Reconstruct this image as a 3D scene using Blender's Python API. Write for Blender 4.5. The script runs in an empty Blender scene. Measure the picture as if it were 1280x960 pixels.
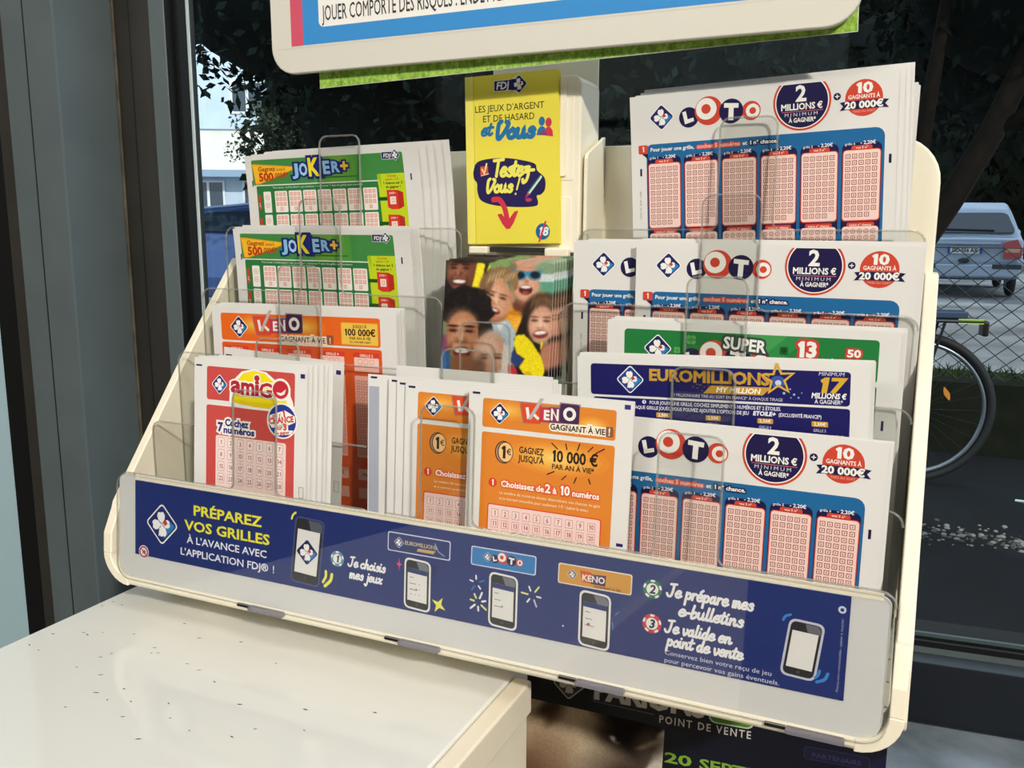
import bpy, bmesh, math, random
import numpy as np
from mathutils import Vector, Matrix

random.seed(7)
rng = np.random.RandomState(7)
S = bpy.context.scene
COL = S.collection

# ------------------------------------------------------------------ camera, light, exposure
F_PX = 1105.5
cam = bpy.data.cameras.new('camera')
cam.sensor_fit = 'HORIZONTAL'
cam.sensor_width = 36.0
cam.lens = F_PX / 1280 * 36.0
cam.clip_start = 0.01
cam.clip_end = 400
cam_o = bpy.data.objects.new('camera', cam)
COL.objects.link(cam_o)
cam_o.matrix_world = Matrix(((0.9111, -0.0756, 0.4051, 0.3965),
                             (0.4121, 0.1554, -0.8978, -0.4393),
                             (0.0049, 0.9849, 0.1728, 0.0),
                             (0, 0, 0, 1)))
S.camera = cam_o

world = bpy.data.worlds.new('overcast_sky')
S.world = world
world.use_nodes = True
bg = world.node_tree.nodes['Background']
bg.inputs[0].default_value = (0.74, 0.86, 1.0, 1)
bg.inputs[1].default_value = 1.7


def area(name, loc, target, power, sx, sy, color):
    l = bpy.data.lights.new(name, 'AREA')
    l.shape = 'RECTANGLE'
    l.size, l.size_y, l.energy, l.color = sx, sy, power, color
    o = bpy.data.objects.new(name, l)
    COL.objects.link(o)
    o.location = loc
    o.rotation_euler = (Vector(target) - Vector(loc)).to_track_quat('-Z', 'Y').to_euler()
    return o


area('ceiling_lamp_light', (1.95, -1.85, 1.27), (0.2, 0.0, -0.05), 61, 0.11, 0.11, (1.0, 0.95, 0.87))
area('ceiling_fill_light', (-0.5, -1.9, 1.29), (0.1, -0.4, -0.3), 21, 0.6, 0.6, (1.0, 0.98, 0.95))  # added fill that softens the main lamp's shadows
area('ceiling_strip_light', (0.6, -0.75, 1.29), (0.3, -0.3, -0.3), 7, 0.9, 0.12, (1.0, 0.98, 0.94))

sun = bpy.data.lights.new('afternoon_sun', 'SUN')
sun.energy, sun.angle, sun.color = 2.6, 0.01, (1.0, 0.95, 0.86)
sun_o = bpy.data.objects.new('afternoon_sun', sun)
COL.objects.link(sun_o)
sun_o.rotation_euler = Vector((-0.7, 0.7, -0.55)).to_track_quat('-Z', 'Y').to_euler()

S.view_settings.view_transform = 'Standard'
S.view_settings.look = 'None'
S.view_settings.exposure = 0.0
S.view_settings.gamma = 1.0
S.view_settings.use_curve_mapping = False
S.cycles.transparent_max_bounces = 64
S.cycles.max_bounces = 12


# ------------------------------------------------------------------ helpers
def lin(h):
    h = h.lstrip('#')
    c = [int(h[i:i + 2], 16) / 255 for i in (0, 2, 4)]
    return tuple(x / 12.92 if x <= 0.04045 else ((x + 0.055) / 1.055) ** 2.4 for x in c) + (1,)


MATS = {}


def M(h, rough=0.5, spec=0.4, metal=0.0, name=None):
    k = (h, rough, spec, metal)
    if k in MATS:
        return MATS[k]
    m = bpy.data.materials.new(name or 'surface_' + h.lstrip('#'))
    m.use_nodes = True
    b = m.node_tree.nodes['Principled BSDF']
    b.inputs['Base Color'].default_value = lin(h)
    b.inputs['Roughness'].default_value = rough
    b.inputs['Specular IOR Level'].default_value = spec
    b.inputs['Metallic'].default_value = metal
    m.diffuse_color = lin(h)
    MATS[k] = m
    return m


def noisy(name, h1, h2, scale, rough=0.6, detail=4, spec=0.4, lo=0.35, hi=0.65, bump=0.0):
    m = bpy.data.materials.new(name)
    m.use_nodes = True
    nt = m.node_tree
    b = nt.nodes['Principled BSDF']
    tc = nt.nodes.new('ShaderNodeTexCoord')
    n = nt.nodes.new('ShaderNodeTexNoise')
    n.inputs['Scale'].default_value = scale
    n.inputs['Detail'].default_value = detail
    r = nt.nodes.new('ShaderNodeValToRGB')
    r.color_ramp.elements[0].position = lo
    r.color_ramp.elements[1].position = hi
    r.color_ramp.elements[0].color = lin(h1)
    r.color_ramp.elements[1].color = lin(h2)
    nt.links.new(tc.outputs['Object'], n.inputs['Vector'])
    nt.links.new(n.outputs[0], r.inputs[0])
    nt.links.new(r.outputs[0], b.inputs['Base Color'])
    b.inputs['Roughness'].default_value = rough
    b.inputs['Specular IOR Level'].default_value = spec
    if bump:
        bp = nt.nodes.new('ShaderNodeBump')
        bp.inputs['Strength'].default_value = bump
        nt.links.new(n.outputs[0], bp.inputs['Height'])
        nt.links.new(bp.outputs[0], b.inputs['Normal'])
    return m


def clear_mat(name, tint, fac=1.0, rough=0.02, ior=1.47):
    m = bpy.data.materials.new(name)
    m.use_nodes = True
    nt = m.node_tree
    nt.nodes.remove(nt.nodes['Principled BSDF'])
    out = nt.nodes['Material Output']
    t = nt.nodes.new('ShaderNodeBsdfTransparent')
    t.inputs[0].default_value = (*tint, 1)
    g = nt.nodes.new('ShaderNodeBsdfGlossy')
    g.inputs['Roughness'].default_value = rough
    lw = nt.nodes.new('ShaderNodeLayerWeight')
    pw = nt.nodes.new('ShaderNodeMath')
    pw.operation = 'POWER'
    pw.inputs[1].default_value = 5.0
    r0 = ((ior - 1) / (ior + 1)) ** 2
    mu = nt.nodes.new('ShaderNodeMath')
    mu.operation = 'MULTIPLY_ADD'
    mu.inputs[1].default_value = fac * (1 - r0)
    mu.inputs[2].default_value = fac * r0
    mx = nt.nodes.new('ShaderNodeMixShader')
    nt.links.new(lw.outputs['Facing'], pw.inputs[0])
    nt.links.new(pw.outputs[0], mu.inputs[0])
    nt.links.new(mu.outputs[0], mx.inputs[0])
    nt.links.new(t.outputs[0], mx.inputs[1])
    nt.links.new(g.outputs[0], mx.inputs[2])
    nt.links.new(mx.outputs[0], out.inputs[0])
    return m


def veil_mat(name, tint, h, fac, rough=0.3):
    """part clear, part milky plastic (polished edges, frosted sheet)"""
    m = bpy.data.materials.new(name)
    m.use_nodes = True
    nt = m.node_tree
    b = nt.nodes['Principled BSDF']
    b.inputs['Base Color'].default_value = lin(h)
    b.inputs['Roughness'].default_value = rough
    out = nt.nodes['Material Output']
    t = nt.nodes.new('ShaderNodeBsdfTransparent')
    t.inputs[0].default_value = (*tint, 1)
    mx = nt.nodes.new('ShaderNodeMixShader')
    mx.inputs[0].default_value = fac
    nt.links.new(t.outputs[0], mx.inputs[1])
    nt.links.new(b.outputs[0], mx.inputs[2])
    nt.links.new(mx.outputs[0], out.inputs[0])
    return m


PAPER = M('#e4e2dd', 0.55, 0.25, name='slip_paper')
CREAM = M('#f5edd6', 0.38, 0.4, name='cream_plastic')
CLEAR = clear_mat('clear_acrylic', (0.945, 0.95, 0.94), 1.0)
EDGE = veil_mat('acrylic_edge', (0.60, 0.60, 0.57), '#dad8d0', 0.30, 0.12)
BEAD = veil_mat('acrylic_rounded_rim', (0.86, 0.86, 0.84), '#efefeb', 0.14, 0.05)


def link(name, me, parent=None, kind=None):
    o = bpy.data.objects.new(name, me)
    COL.objects.link(o)
    if parent:
        o.parent = parent
    if kind:
        o['kind'] = kind
    return o


def mesh_from(name, verts, faces, mats, idx=None, smooth=False):
    me = bpy.data.meshes.new(name)
    me.from_pydata(verts, [], faces)
    for m in (mats if isinstance(mats, (list, tuple)) else [mats]):
        me.materials.append(m)
    if idx is not None:
        me.polygons.foreach_set('material_index', idx)
    if smooth:
        me.polygons.foreach_set('use_smooth', [True] * len(me.polygons))
    me.update()
    return me


class MB:
    """collects boxes, prisms, tubes, lathes into one mesh"""

    def __init__(s):
        s.v, s.f, s.i = [], [], []
        s.mats = []

    def _m(s, m):
        if m not in s.mats:
            s.mats.append(m)
        return s.mats.index(m)

    def add(s, v, f, m):
        k = len(s.v)
        s.v += [tuple(p) for p in v]
        s.f += [tuple(a + k for a in q) for q in f]
        s.i += [s._m(m)] * len(f)

    def box(s, x0, x1, y0, y1, z0, z1, m, T=None):
        v = [(x, y, z) for z in (z0, z1) for y in (y0, y1) for x in (x0, x1)]
        if T:
            v = [T(*p) for p in v]
        s.add(v, [(0, 2, 3, 1), (4, 5, 7, 6), (0, 1, 5, 4), (2, 6, 7, 3), (0, 4, 6, 2), (1, 3, 7, 5)], m)

    def prism(s, poly, fn, a, b, m, mside=None):
        """poly: 2D points; fn(p, t) -> 3D; from t=a to t=b"""
        n = len(poly)
        v = [fn(p, a) for p in poly] + [fn(p, b) for p in poly]
        s.add(v, [tuple(range(n))[::-1], tuple(range(n, 2 * n))], m)
        k = len(s.v) - 2 * n
        ms = s._m(mside or m)
        for i in range(n):
            j = (i + 1) % n
            s.f.append((k + i, k + j, k + n + j, k + n + i))
            s.i.append(ms)

    def tube(s, pts, r, m, n=8, caps=True):
        pts = [Vector(p) for p in pts]
        rs = r if isinstance(r, (list, tuple)) else [r] * len(pts)
        rings = []
        up = Vector((0, 0, 1))
        for i, p in enumerate(pts):
            d = (pts[min(i + 1, len(pts) - 1)] - pts[max(i - 1, 0)]).normalized()
            a = d.cross(up)
            if a.length < 1e-3:
                a = d.cross(Vector((0, 1, 0)))
            a.normalize()
            b = a.cross(d)
            rings.append([p + (a * math.cos(t) + b * math.sin(t)) * rs[i] for t in [2 * math.pi * k / n for k in range(n)]])
        v = [q for ring in rings for q in ring]
        f = []
        for i in range(len(pts) - 1):
            for k in range(n):
                l = (k + 1) % n
                f.append((i * n + k, i * n + l, (i + 1) * n + l, (i + 1) * n + k))
        if caps:
            f.append(tuple(range(n))[::-1])
            f.append(tuple((len(pts) - 1) * n + k for k in range(n)))
        s.add(v, f, m)

    def torus(s, c, ax, R, r, m, n=48, k=8):
        ax = Vector(ax).normalized()
        a = ax.cross(Vector((0, 0, 1))).normalized()
        b = ax.cross(a)
        v, f = [], []
        for i in range(n):
            t = 2 * math.pi * i / n
            d = a * math.cos(t) + b * math.sin(t)
            for j in range(k):
                p = 2 * math.pi * j / k
                v.append(Vector(c) + d * (R + r * math.cos(p)) + ax * r * math.sin(p))
        for i in range(n):
            for j in range(k):
                i2, j2 = (i + 1) % n, (j + 1) % k
                f.append((i * k + j, i2 * k + j, i2 * k + j2, i * k + j2))
        s.add(v, f, m)

    def ball(s, c, rx, ry, rz, m, n=12, k=8, T=None):
        v, f = [], []
        for i in range(k + 1):
            p = math.pi * i / k
            for j in range(n):
                t = 2 * math.pi * j / n
                q = (c[0] + rx * math.sin(p) * math.cos(t), c[1] + ry * math.sin(p) * math.sin(t), c[2] + rz * math.cos(p))
                v.append(T(*q) if T else q)
        for i in range(k):
            for j in range(n):
                l = (j + 1) % n
                f.append((i * n + j, (i + 1) * n + j, (i + 1) * n + l, i * n + l))
        s.add(v, f, m)

    def build(s, name, parent=None, kind=None, smooth=False, bevel=0):
        me = mesh_from(name, s.v, s.f, s.mats, s.i, smooth)
        bm = bmesh.new()
        bm.from_mesh(me)
        bmesh.ops.recalc_face_normals(bm, faces=bm.faces)
        bm.to_mesh(me)
        bm.free()
        o = link(name, me, parent, kind)
        if bevel:
            b = o.modifiers.new('bevel', 'BEVEL')
            b.width = bevel
            b.segments = 3
            b.limit_method = 'ANGLE'
        return o


def tag(o, label, cat, group=None, kind=None):
    o['label'] = label
    o['category'] = cat
    if group:
        o['group'] = group
    if kind:
        o['kind'] = kind
    return o


def empty(name, loc=(0, 0, 0)):
    o = bpy.data.objects.new(name, None)
    o.empty_display_size = 0.05
    COL.objects.link(o)
    o.location = loc
    return o


def arc(cx, cy, r, a0, a1, n=6):
    return [(cx + r * math.cos(math.radians(a0 + (a1 - a0) * i / n)), cy + r * math.sin(math.radians(a0 + (a1 - a0) * i / n))) for i in range(n + 1)]


def rr(x0, x1, y0, y1, r, n=5):
    """rounded rectangle; r one radius or four (x1y1, x0y1, x0y0, x1y0)"""
    r = r if isinstance(r, (list, tuple)) else (r,) * 4
    out = []
    for (cx, cy, a, q) in ((x1 - r[0], y1 - r[0], 0, r[0]), (x0 + r[1], y1 - r[1], 90, r[1]), (x0 + r[2], y0 + r[2], 180, r[2]), (x1 - r[3], y0 + r[3], 270, r[3])):
        out += arc(cx, cy, q, a, a + 90, n) if q > 0 else [(cx, cy)]
    return out


# ------------------------------------------------------------------ lettering
GL = {}


def glyph_one():
    P_ = [(.20, .84), (.36, 1.0), (.50, 1.0), (.50, 0), (.34, 0), (.34, .80), (.25, .74)]
    return (P_, [[0, 6, 5, 1], [1, 5, 4, 2], [2, 4, 3]], [P_[::-1]], .66)


def glyph(ch):
    """outline font letter: verts, faces, boundary loops, advance (cap height = 1)"""
    if ch == '1':
        GL[ch] = glyph_one()
    if ch in GL:
        return GL[ch]
    H = 0.682

    def ev(s):
        c = bpy.data.curves.new('letter', 'FONT')
        c.body = s
        c.resolution_u = 2
        o = bpy.data.objects.new('letter', c)
        COL.objects.link(o)
        me = bpy.data.meshes.new_from_object(o.evaluated_get(bpy.context.evaluated_depsgraph_get()))
        bpy.data.objects.remove(o)
        bpy.data.curves.remove(c)
        return me
    a = ev(ch + '|')
    mx = max(v.co.x for v in a.vertices)
    if 'BAR' not in GL:
        b = ev('|')
        GL['BAR'] = max(v.co.x for v in b.vertices)
    adv = (mx - GL['BAR']) / H
    me = ev(ch) if ch != ' ' else None
    if me is None or not len(me.vertices):
        GL[ch] = ([], [], [], adv)
        return GL[ch]
    v = [(p.co.x / H, p.co.y / H) for p in me.vertices]
    fs = []
    for p in me.polygons:
        q = list(p.vertices)
        ar = sum(v[q[i]][0] * v[q[(i + 1) % len(q)]][1] - v[q[(i + 1) % len(q)]][0] * v[q[i]][1] for i in range(len(q)))
        if abs(ar) < 1e-9:
            continue
        fs.append(q if ar > 0 else q[::-1])
    key = {}
    ids = []
    for p in v:                                     # weld for the outline
        k = (round(p[0], 4), round(p[1], 4))
        ids.append(key.setdefault(k, len(key)))
    pos = [None] * len(key)
    for k, i in key.items():
        pos[i] = k
    ed = set()
    for q in fs:
        for i in range(len(q)):
            e = (ids[q[i]], ids[q[(i + 1) % len(q)]])
            if e[0] != e[1]:
                ed.add(e)
    nxt = {}
    for (i, j) in ed:
        if (j, i) not in ed:
            nxt.setdefault(i, []).append(j)
    loops = []
    while nxt:
        st = next(iter(nxt))
        lp = [st]
        cur = st
        while cur in nxt:
            j = nxt[cur].pop()
            if not nxt[cur]:
                del nxt[cur]
            if j == st:
                break
            lp.append(j)
            cur = j
        if len(lp) > 2:
            loops.append([pos[i] for i in lp])
    GL[ch] = (v, fs, loops, adv)
    return GL[ch]


SCRIPT = {
    'J': (1.0, [[(.2, 1.95), (.95, 2.05)], [(.62, 2.0), (.6, 1.0), (.45, .1), (.1, 0), (-.12, .4)]]),
    'e': (.8, [[(.1, .5), (.55, .6), (.62, .95), (.35, 1.05), (.08, .6), (.12, .15), (.4, 0), (.8, .3)]]),
    'c': (.75, [[(.6, .85), (.4, 1.02), (.1, .7), (.08, .25), (.35, 0), (.75, .3)]]),
    'h': (.9, [[(.25, 2.0), (.16, 1), (.1, 0)], [(.12, .4), (.4, 1.0), (.6, .85), (.58, .2), (.7, 0), (.9, .25)]]),
    'o': (.74, [[(.42, 1.02), (.08, .6), (.2, .05), (.55, .1), (.64, .7), (.4, 1.02), (.5, .8), (.8, .85)]]),
    'i': (.46, [[(.15, 1.0), (.12, .2), (.28, 0), (.5, .25)], [(.2, 1.5), (.22, 1.56)]]),
    's': (.68, [[(.6, .8), (.42, 1.04), (.2, .75), (.58, .35), (.4, -.02), (.02, .12)]]),
    'm': (1.12, [[(.1, 1), (.1, 0)], [(.1, .5), (.3, 1), (.45, .85), (.42, 0)], [(.42, .5), (.65, 1), (.82, .85), (.8, .15), (.92, 0), (1.1, .25)]]),
    'j': (.5, [[(.35, 1.0), (.3, -.5), (.1, -1.0), (-.12, -.7)], [(.38, 1.5), (.4, 1.56)]]),
    'u': (.92, [[(.1, 1), (.1, .25), (.3, 0), (.55, .3), (.62, 1), (.6, .2), (.75, 0), (.95, .25)]]),
    'x': (.78, [[(.05, .9), (.25, 1), (.45, .05), (.7, .1)], [(.68, .98), (.05, 0)]]),
    'p': (.84, [[(.15, 1.05), (.1, -.95)], [(.12, .55), (.4, 1.02), (.66, .75), (.55, .1), (.2, .1)]]),
    'r': (.66, [[(.1, 1.0), (.1, 0)], [(.1, .5), (.35, 1.0), (.6, .9)]]),
    'é': (.8, [[(.1, .5), (.55, .6), (.62, .95), (.35, 1.05), (.08, .6), (.12, .15), (.4, 0), (.8, .3)], [(.35, 1.4), (.62, 1.75)]]),
    'a': (.92, [[(.6, .85), (.35, 1.02), (.08, .55), (.2, .03), (.5, .25), (.62, 1.0), (.6, .2), (.75, 0), (.95, .25)]]),
    'b': (.78, [[(.22, 2), (.1, .1), (.4, 0), (.66, .45), (.5, .95), (.15, .6)]]),
    'l': (.46, [[(.22, 2.0), (.12, .3), (.28, 0), (.5, .25)]]),
    't': (.54, [[(.27, 1.7), (.15, .3), (.3, 0), (.55, .25)], [(-.05, 1.15), (.58, 1.2)]]),
    'n': (.9, [[(.1, 1), (.1, 0)], [(.1, .5), (.4, 1.0), (.58, .85), (.56, .2), (.68, 0), (.9, .25)]]),
    'v': (.72, [[(.05, 1), (.25, 0), (.6, .6), (.56, 1.02)]]),
    'd': (.92, [[(.6, .85), (.35, 1.02), (.08, .55), (.2, .03), (.5, .25), (.74, 2.0), (.6, .2), (.75, 0), (.95, .25)]]),
    'z': (.7, [[(.1, .95), (.6, .98), (.2, .45), (.6, .3), (.45, -.6), (.1, -.9), (0, -.5)]]),
    'V': (1.0, [[(.32, 2.0), (.12, 1.6), (.17, .2), (.38, 0), (.75, .8), (.97, 1.7), (.75, 1.92)]]),
    'T': (.95, [[(0, 1.95), (1.15, 2.05)], [(.58, 2), (.48, 0)]]),
    '-': (.6, [[(.05, .6), (.5, .62)]]),
    '!': (.45, [[(.32, 2), (.2, .6)], [(.15, .05), (.15, .1)]]),
    ' ': (.5, []),
}


def smooth_line(p, k=5):
    if len(p) < 3:
        return list(p)
    out = []
    q = [p[0]] + list(p) + [p[-1]]
    for i in range(1, len(q) - 2):
        a, b, c, d = (np.array(x, float) for x in q[i - 1:i + 3])
        for j in range(k):
            t = j / k
            out.append(tuple(0.5 * (2 * b + (c - a) * t + (2 * a - 5 * b + 4 * c - d) * t * t + (3 * b - a - 3 * c + d) * t ** 3)))
    out.append(tuple(p[-1]))
    return out


LAYER = 0.05      # mm between print layers


class Print:
    """flat print: u to the right, v down, in mm; built as faces lying on a sheet"""

    def __init__(s):
        s.v, s.f, s.c = [], [], []
        s.mats = []
        s.k = 0

    def add(s, pts, faces, col, L, jit=False):
        k = len(s.v)
        z = L * LAYER
        s.v += [(x, y, z) for x, y in pts]
        if col not in s.mats:
            s.mats.append(col)
        s.f += [tuple(a + k for a in f) for f in faces]
        s.c += [s.mats.index(col)] * len(faces)

    def poly(s, pts, col, L=1):
        s.add(pts, [tuple(range(len(pts)))], col, L)

    def rect(s, u, v, w, h, col, L=1):
        s.poly([(u, v), (u + w, v), (u + w, v + h), (u, v + h)], col, L)

    def rrect(s, u, v, w, h, r, col, L=1):
        if isinstance(r, (list, tuple)):           # tl tr br bl
            r = (r[2], r[3], r[0], r[1])
        s.poly(rr(u, u + w, v, v + h, r, 4), col, L)

    def ell(s, cu, cv, ru, rv, col, L=1, n=28):
        s.poly([(cu + ru * math.cos(2 * math.pi * i / n), cv + rv * math.sin(2 * math.pi * i / n)) for i in range(n)], col, L)

    def line(s, pts, w, col, L=1, closed=False, cap=True):
        """stroked polyline"""
        p = [np.array(q, float) for q in pts]
        if len(p) < 2:
            return
        lf, rt = [], []
        n = len(p)
        for i in range(n):
            a = p[(i - 1) % n] if (closed or i > 0) else p[i]
            b = p[(i + 1) % n] if (closed or i < n - 1) else p[i]
            d1 = p[i] - a
            d2 = b - p[i]
            l1, l2 = np.hypot(*d1), np.hypot(*d2)
            d1 = d1 / l1 if l1 > 1e-9 else d2 / max(l2, 1e-9)
            d2 = d2 / l2 if l2 > 1e-9 else d1
            m = d1 + d2
            lm = np.hypot(*m)
            m = m / lm if lm > 1e-6 else d1
            nn = np.array((-m[1], m[0]))
            co = max(0.5, float(np.dot(m, d1)))
            lf.append(p[i] + nn * w / 2 / co)
            rt.append(p[i] - nn * w / 2 / co)
        k = len(s.v)
        if col not in s.mats:
            s.mats.append(col)
        ci = s.mats.index(col)
        for i in range(n):
            s.k += 1
            z = L * LAYER + (s.k % 40) * 0.0006
            s.v += [(lf[i][0], lf[i][1], z), (rt[i][0], rt[i][1], z)]
        for i in range(n if closed else n - 1):
            j = (i + 1) % n
            s.f.append((k + 2 * i, k + 2 * i + 1, k + 2 * j + 1, k + 2 * j))
            s.c.append(ci)
        if cap and not closed:
            for e, o in ((0, 1), (-1, -2)):
                d = p[e] - p[o]
                a0 = math.degrees(math.atan2(d[1], d[0]))
                s.k += 1
                s.add(arc(p[e][0], p[e][1], w / 2, a0 - 90, a0 + 90, 6), [tuple(range(7))], col, L + (s.k % 40) * 0.012)

    def frame(s, u, v, w, h, r, t, col, L=1):
        s.line(rr(u, u + w, v, v + h, r, 3), t, col, L, closed=True)

    def text(s, st, u, v, h, col, L=2, bold=0.0, align='l', w=None, rot=0, shear=0, halo=None, halow=0.0, track=0.0, curve=None):
        """v is the baseline, h cap height; w fits the width; halo = colour of a thicker copy below"""
        gl = [glyph(c) for c in st]
        tot = sum((g[3] + track) for g in gl)
        sx = h
        if w:
            sx = w / max(tot, 1e-6)
        tw = tot * sx
        x = u - (0 if align == 'l' else tw / 2 if align == 'c' else tw)
        ca, sa = math.cos(math.radians(rot)), math.sin(math.radians(rot))
        ou, ov = u, v

        def P(a, b):
            q = (a + b * shear * h - ou, v - b * h - ov)
            return (ou + q[0] * ca - q[1] * sa, ov + q[0] * sa + q[1] * ca)
        for (vv, ff, loops, adv) in gl:
            if vv:
                X = x
                s.add([P(X + a * sx, b) for a, b in vv], ff, col, L)
                for (wd, cc, LL) in ([(bold, col, L)] if bold else []) + ([(halow, halo, L - 0.5)] if halo else []):
                    if halo and cc == halo:
                        s.add([P(X + a * sx, b) for a, b in vv], ff, cc, LL)
                    for lp in loops:
                        n = len(lp)
                        off = []
                        for i in range(n):
                            a = np.array(lp[i]) - np.array(lp[i - 1])
                            b = np.array(lp[(i + 1) % n]) - np.array(lp[i])
                            la, lb = np.hypot(*a), np.hypot(*b)
                            if la < 1e-9 or lb < 1e-9:
                                off.append(lp[i])
                                continue
                            na = np.array((a[1], -a[0])) / la
                            nb = np.array((b[1], -b[0])) / lb
                            m = na + nb
                            q = float(np.dot(m, m))
                            m = m * (2 / q) if q > 0.5 else na * 1.2
                            off.append((lp[i][0] + m[0] * wd, lp[i][1] + m[1] * wd))
                        for i in range(n):
                            j = (i + 1) % n
                            s.k += 1
                            s.add([P(X + lp[i][0] * sx, lp[i][1]), P(X + lp[j][0] * sx, lp[j][1]), P(X + off[j][0] * sx, off[j][1]), P(X + off[i][0] * sx, off[i][1])], [(0, 1, 2, 3)], cc, LL + (s.k % 50) * 0.006)
            x += (adv + track) * sx

    def script(s, st, u, v, w, h, col, L=2, pen=0.3, rot=0, shear=0.12, halo=None, halow=0):
        """brush lettering: h = height of two x-heights, fitted to width w"""
        tot = sum(SCRIPT[c][0] for c in st)
        sx, sy = w / tot, h / 2
        ca, sa = math.cos(math.radians(rot)), math.sin(math.radians(rot))
        x = 0
        for c in st:
            adv, lines = SCRIPT[c]
            for l in lines:
                q = [((x + a + b * shear) * sx, -b * sy) for a, b in smooth_line(l)]
                q = [(u + a * ca - b * sa, v + a * sa + b * ca) for a, b in q]
                if halo:
                    s.line(q, pen * sy + 2 * halow, halo, L - 1)
                s.line(q, pen * sy, col, L)
            x += adv

    def clover(s, cu, cv, r, L=2, base='#1c1f5e', rim='#f4f2ee', corner='#2a7fc0', white='#f6f4f0', red='#c9402f'):
        """four-leaf emblem on a rounded diamond; r half diagonal"""
        def dia(q, rad):
            out = []
            for k in range(4):
                a = math.radians(90 * k)
                c0 = (cu + (q - rad * 1.414) * math.cos(a), cv + (q - rad * 1.414) * math.sin(a))
                out += arc(c0[0], c0[1], rad, 90 * k - 45, 90 * k + 45, 4)
            return out
        if rim:
            s.poly(dia(r * 1.1, r * .2), rim, L)
        s.poly(dia(r, r * .16), base, L + .5)
        if corner:
            s.poly([(cu + r * .08, cv + r * .22), (cu + r * .5, cv - r * .2), (cu + r * .86, cv), (cu + r * .8, cv + .1 * r), (cu + r * .12, cv + r * .75)], corner, L + .8)
        for k, (ang, sz) in enumerate(((-98, 1), (-8, .85), (82, 1), (172, 1))):
            a = math.radians(ang)
            pts = []
            for (p, q) in ((.04, 0), (.22, .2), (.42, .25), (.58, .17), (.6, .06), (.55, 0), (.6, -.06), (.58, -.17), (.42, -.25), (.22, -.2)):
                p, q = p * r * sz * 1.06, q * r * sz * 1.06
                pts.append((cu + p * math.cos(a) - q * math.sin(a), cv + p * math.sin(a) + q * math.cos(a)))
            s.poly(pts, white, L + 1)
        if red:
            a = math.radians(-30)
            s.poly([(cu + r * .22 + r * .17 * math.cos(a + t), cv - r * .1 + r * .17 * math.sin(a + t)) for t in (0.78, 2.35, 3.92, 5.5)], red, L + 1.4)
        s.line([(cu, cv), (cu - r * .2, cv + r * .6)], r * .07, white, L + 1.2)

    def cells(s, u, v, nx, ny, du, dv, sz, ring, inner, mark, L=3, last=None, thin=0.16):
        for j in range(ny):
            for i in range(nx):
                if last is not None and j == ny - 1 and i >= last:
                    continue
                a, b = u + i * du, v + j * dv
                s.rect(a - sz / 2, b - sz / 2, sz, sz, ring, L)
                t = sz * thin
                s.rect(a - sz / 2 + t, b - sz / 2 + t, sz - 2 * t, sz - 2 * t, inner, L + .4)
                if mark:
                    s.rect(a - sz * .12, b - sz * .2, sz * .24, sz * .4, mark, L + .8)


class Pose:
    def __init__(s, P, roll=0.0, a=0.0, bend=None):
        s.P = np.array(P)
        r = math.radians(roll)
        s.e = np.array((math.cos(r), 0, math.sin(r)))
        s.d = np.array((math.sin(r), 0, -math.cos(r)))
        s.a = a
        s.bend = bend
        n = np.array((0, -1.0, 0)) * 1.0
        s.n = n

    def __call__(s, u, v, z):
        """mm on the sheet, z mm in front"""
        q = s.P + s.e * u * 1e-3 + s.d * v * 1e-3
        q[1] += s.a * v * 1e-3
        if s.bend:
            q[1] += s.bend(u, v) * 1e-3
        q[1] -= z * 1e-3
        return q


def mat_of(c):
    if isinstance(c, str):
        return M(c, 0.5, 0.3)
    return c


def sheet(name, pose, w, h, pr=None, thick=0.25, mat=None, parent=None, origin=None, cut=None, corner=0):
    """a sheet of card with its print, one mesh"""
    mats = [mat or PAPER]
    V, Fc, I = [], [], []
    out = rr(0, w, 0, h, corner, 3) if corner else [(0, 0), (w, 0), (w, h), (0, h)]
    n = len(out)
    V += [(x, y, 0.0) for x, y in out] + [(x, y, -thick) for x, y in out]
    Fc += [tuple(range(n)), tuple(range(n, 2 * n))[::-1]]
    I += [0, 0]
    for i in range(n):
        j = (i + 1) % n
        Fc.append((i, n + i, n + j, j))
        I.append(0)
    if pr:
        k = len(V)
        V += pr.v
        Fc += [tuple(a + k for a in f) for f in pr.f]
        off = len(mats)
        mats += [mat_of(c) for c in pr.mats]
        I += [c + off for c in pr.c]
    me = mesh_from(name, V, Fc, mats, I)
    if cut or h > 1e9:
        bm = bmesh.new()
        bm.from_mesh(me)
        for ax, top, st in ((0, w, cut), (1, h, cut)):
            x = st
            while x < top:
                co = Vector((x, 0, 0)) if ax == 0 else Vector((0, x, 0))
                no = Vector((1, 0, 0)) if ax == 0 else Vector((0, 1, 0))
                bmesh.ops.bisect_plane(bm, geom=bm.verts[:] + bm.edges[:] + bm.faces[:], plane_co=co, plane_no=no, dist=1e-5)
                x += st
        bm.to_mesh(me)
        bm.free()
    o0 = Vector(origin) if origin is not None else Vector(pose.P)
    for vert in me.vertices:
        vert.co = Vector(pose(*vert.co)) - o0
    # every face looks to the front: flip the ones that came out backwards
    bm = bmesh.new()
    bm.from_mesh(me)
    bm.faces.ensure_lookup_table()
    fl = [f for i, f in enumerate(bm.faces) if f.normal.y > 0.3 and f.material_index > 0]
    if fl:
        bmesh.ops.reverse_faces(bm, faces=fl)
    bmesh.ops.recalc_face_normals(bm, faces=[f for f in bm.faces if f.material_index == 0])
    bm.to_mesh(me)
    bm.free()
    o = link(name, me, parent)
    o.location = o0
    return o


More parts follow.
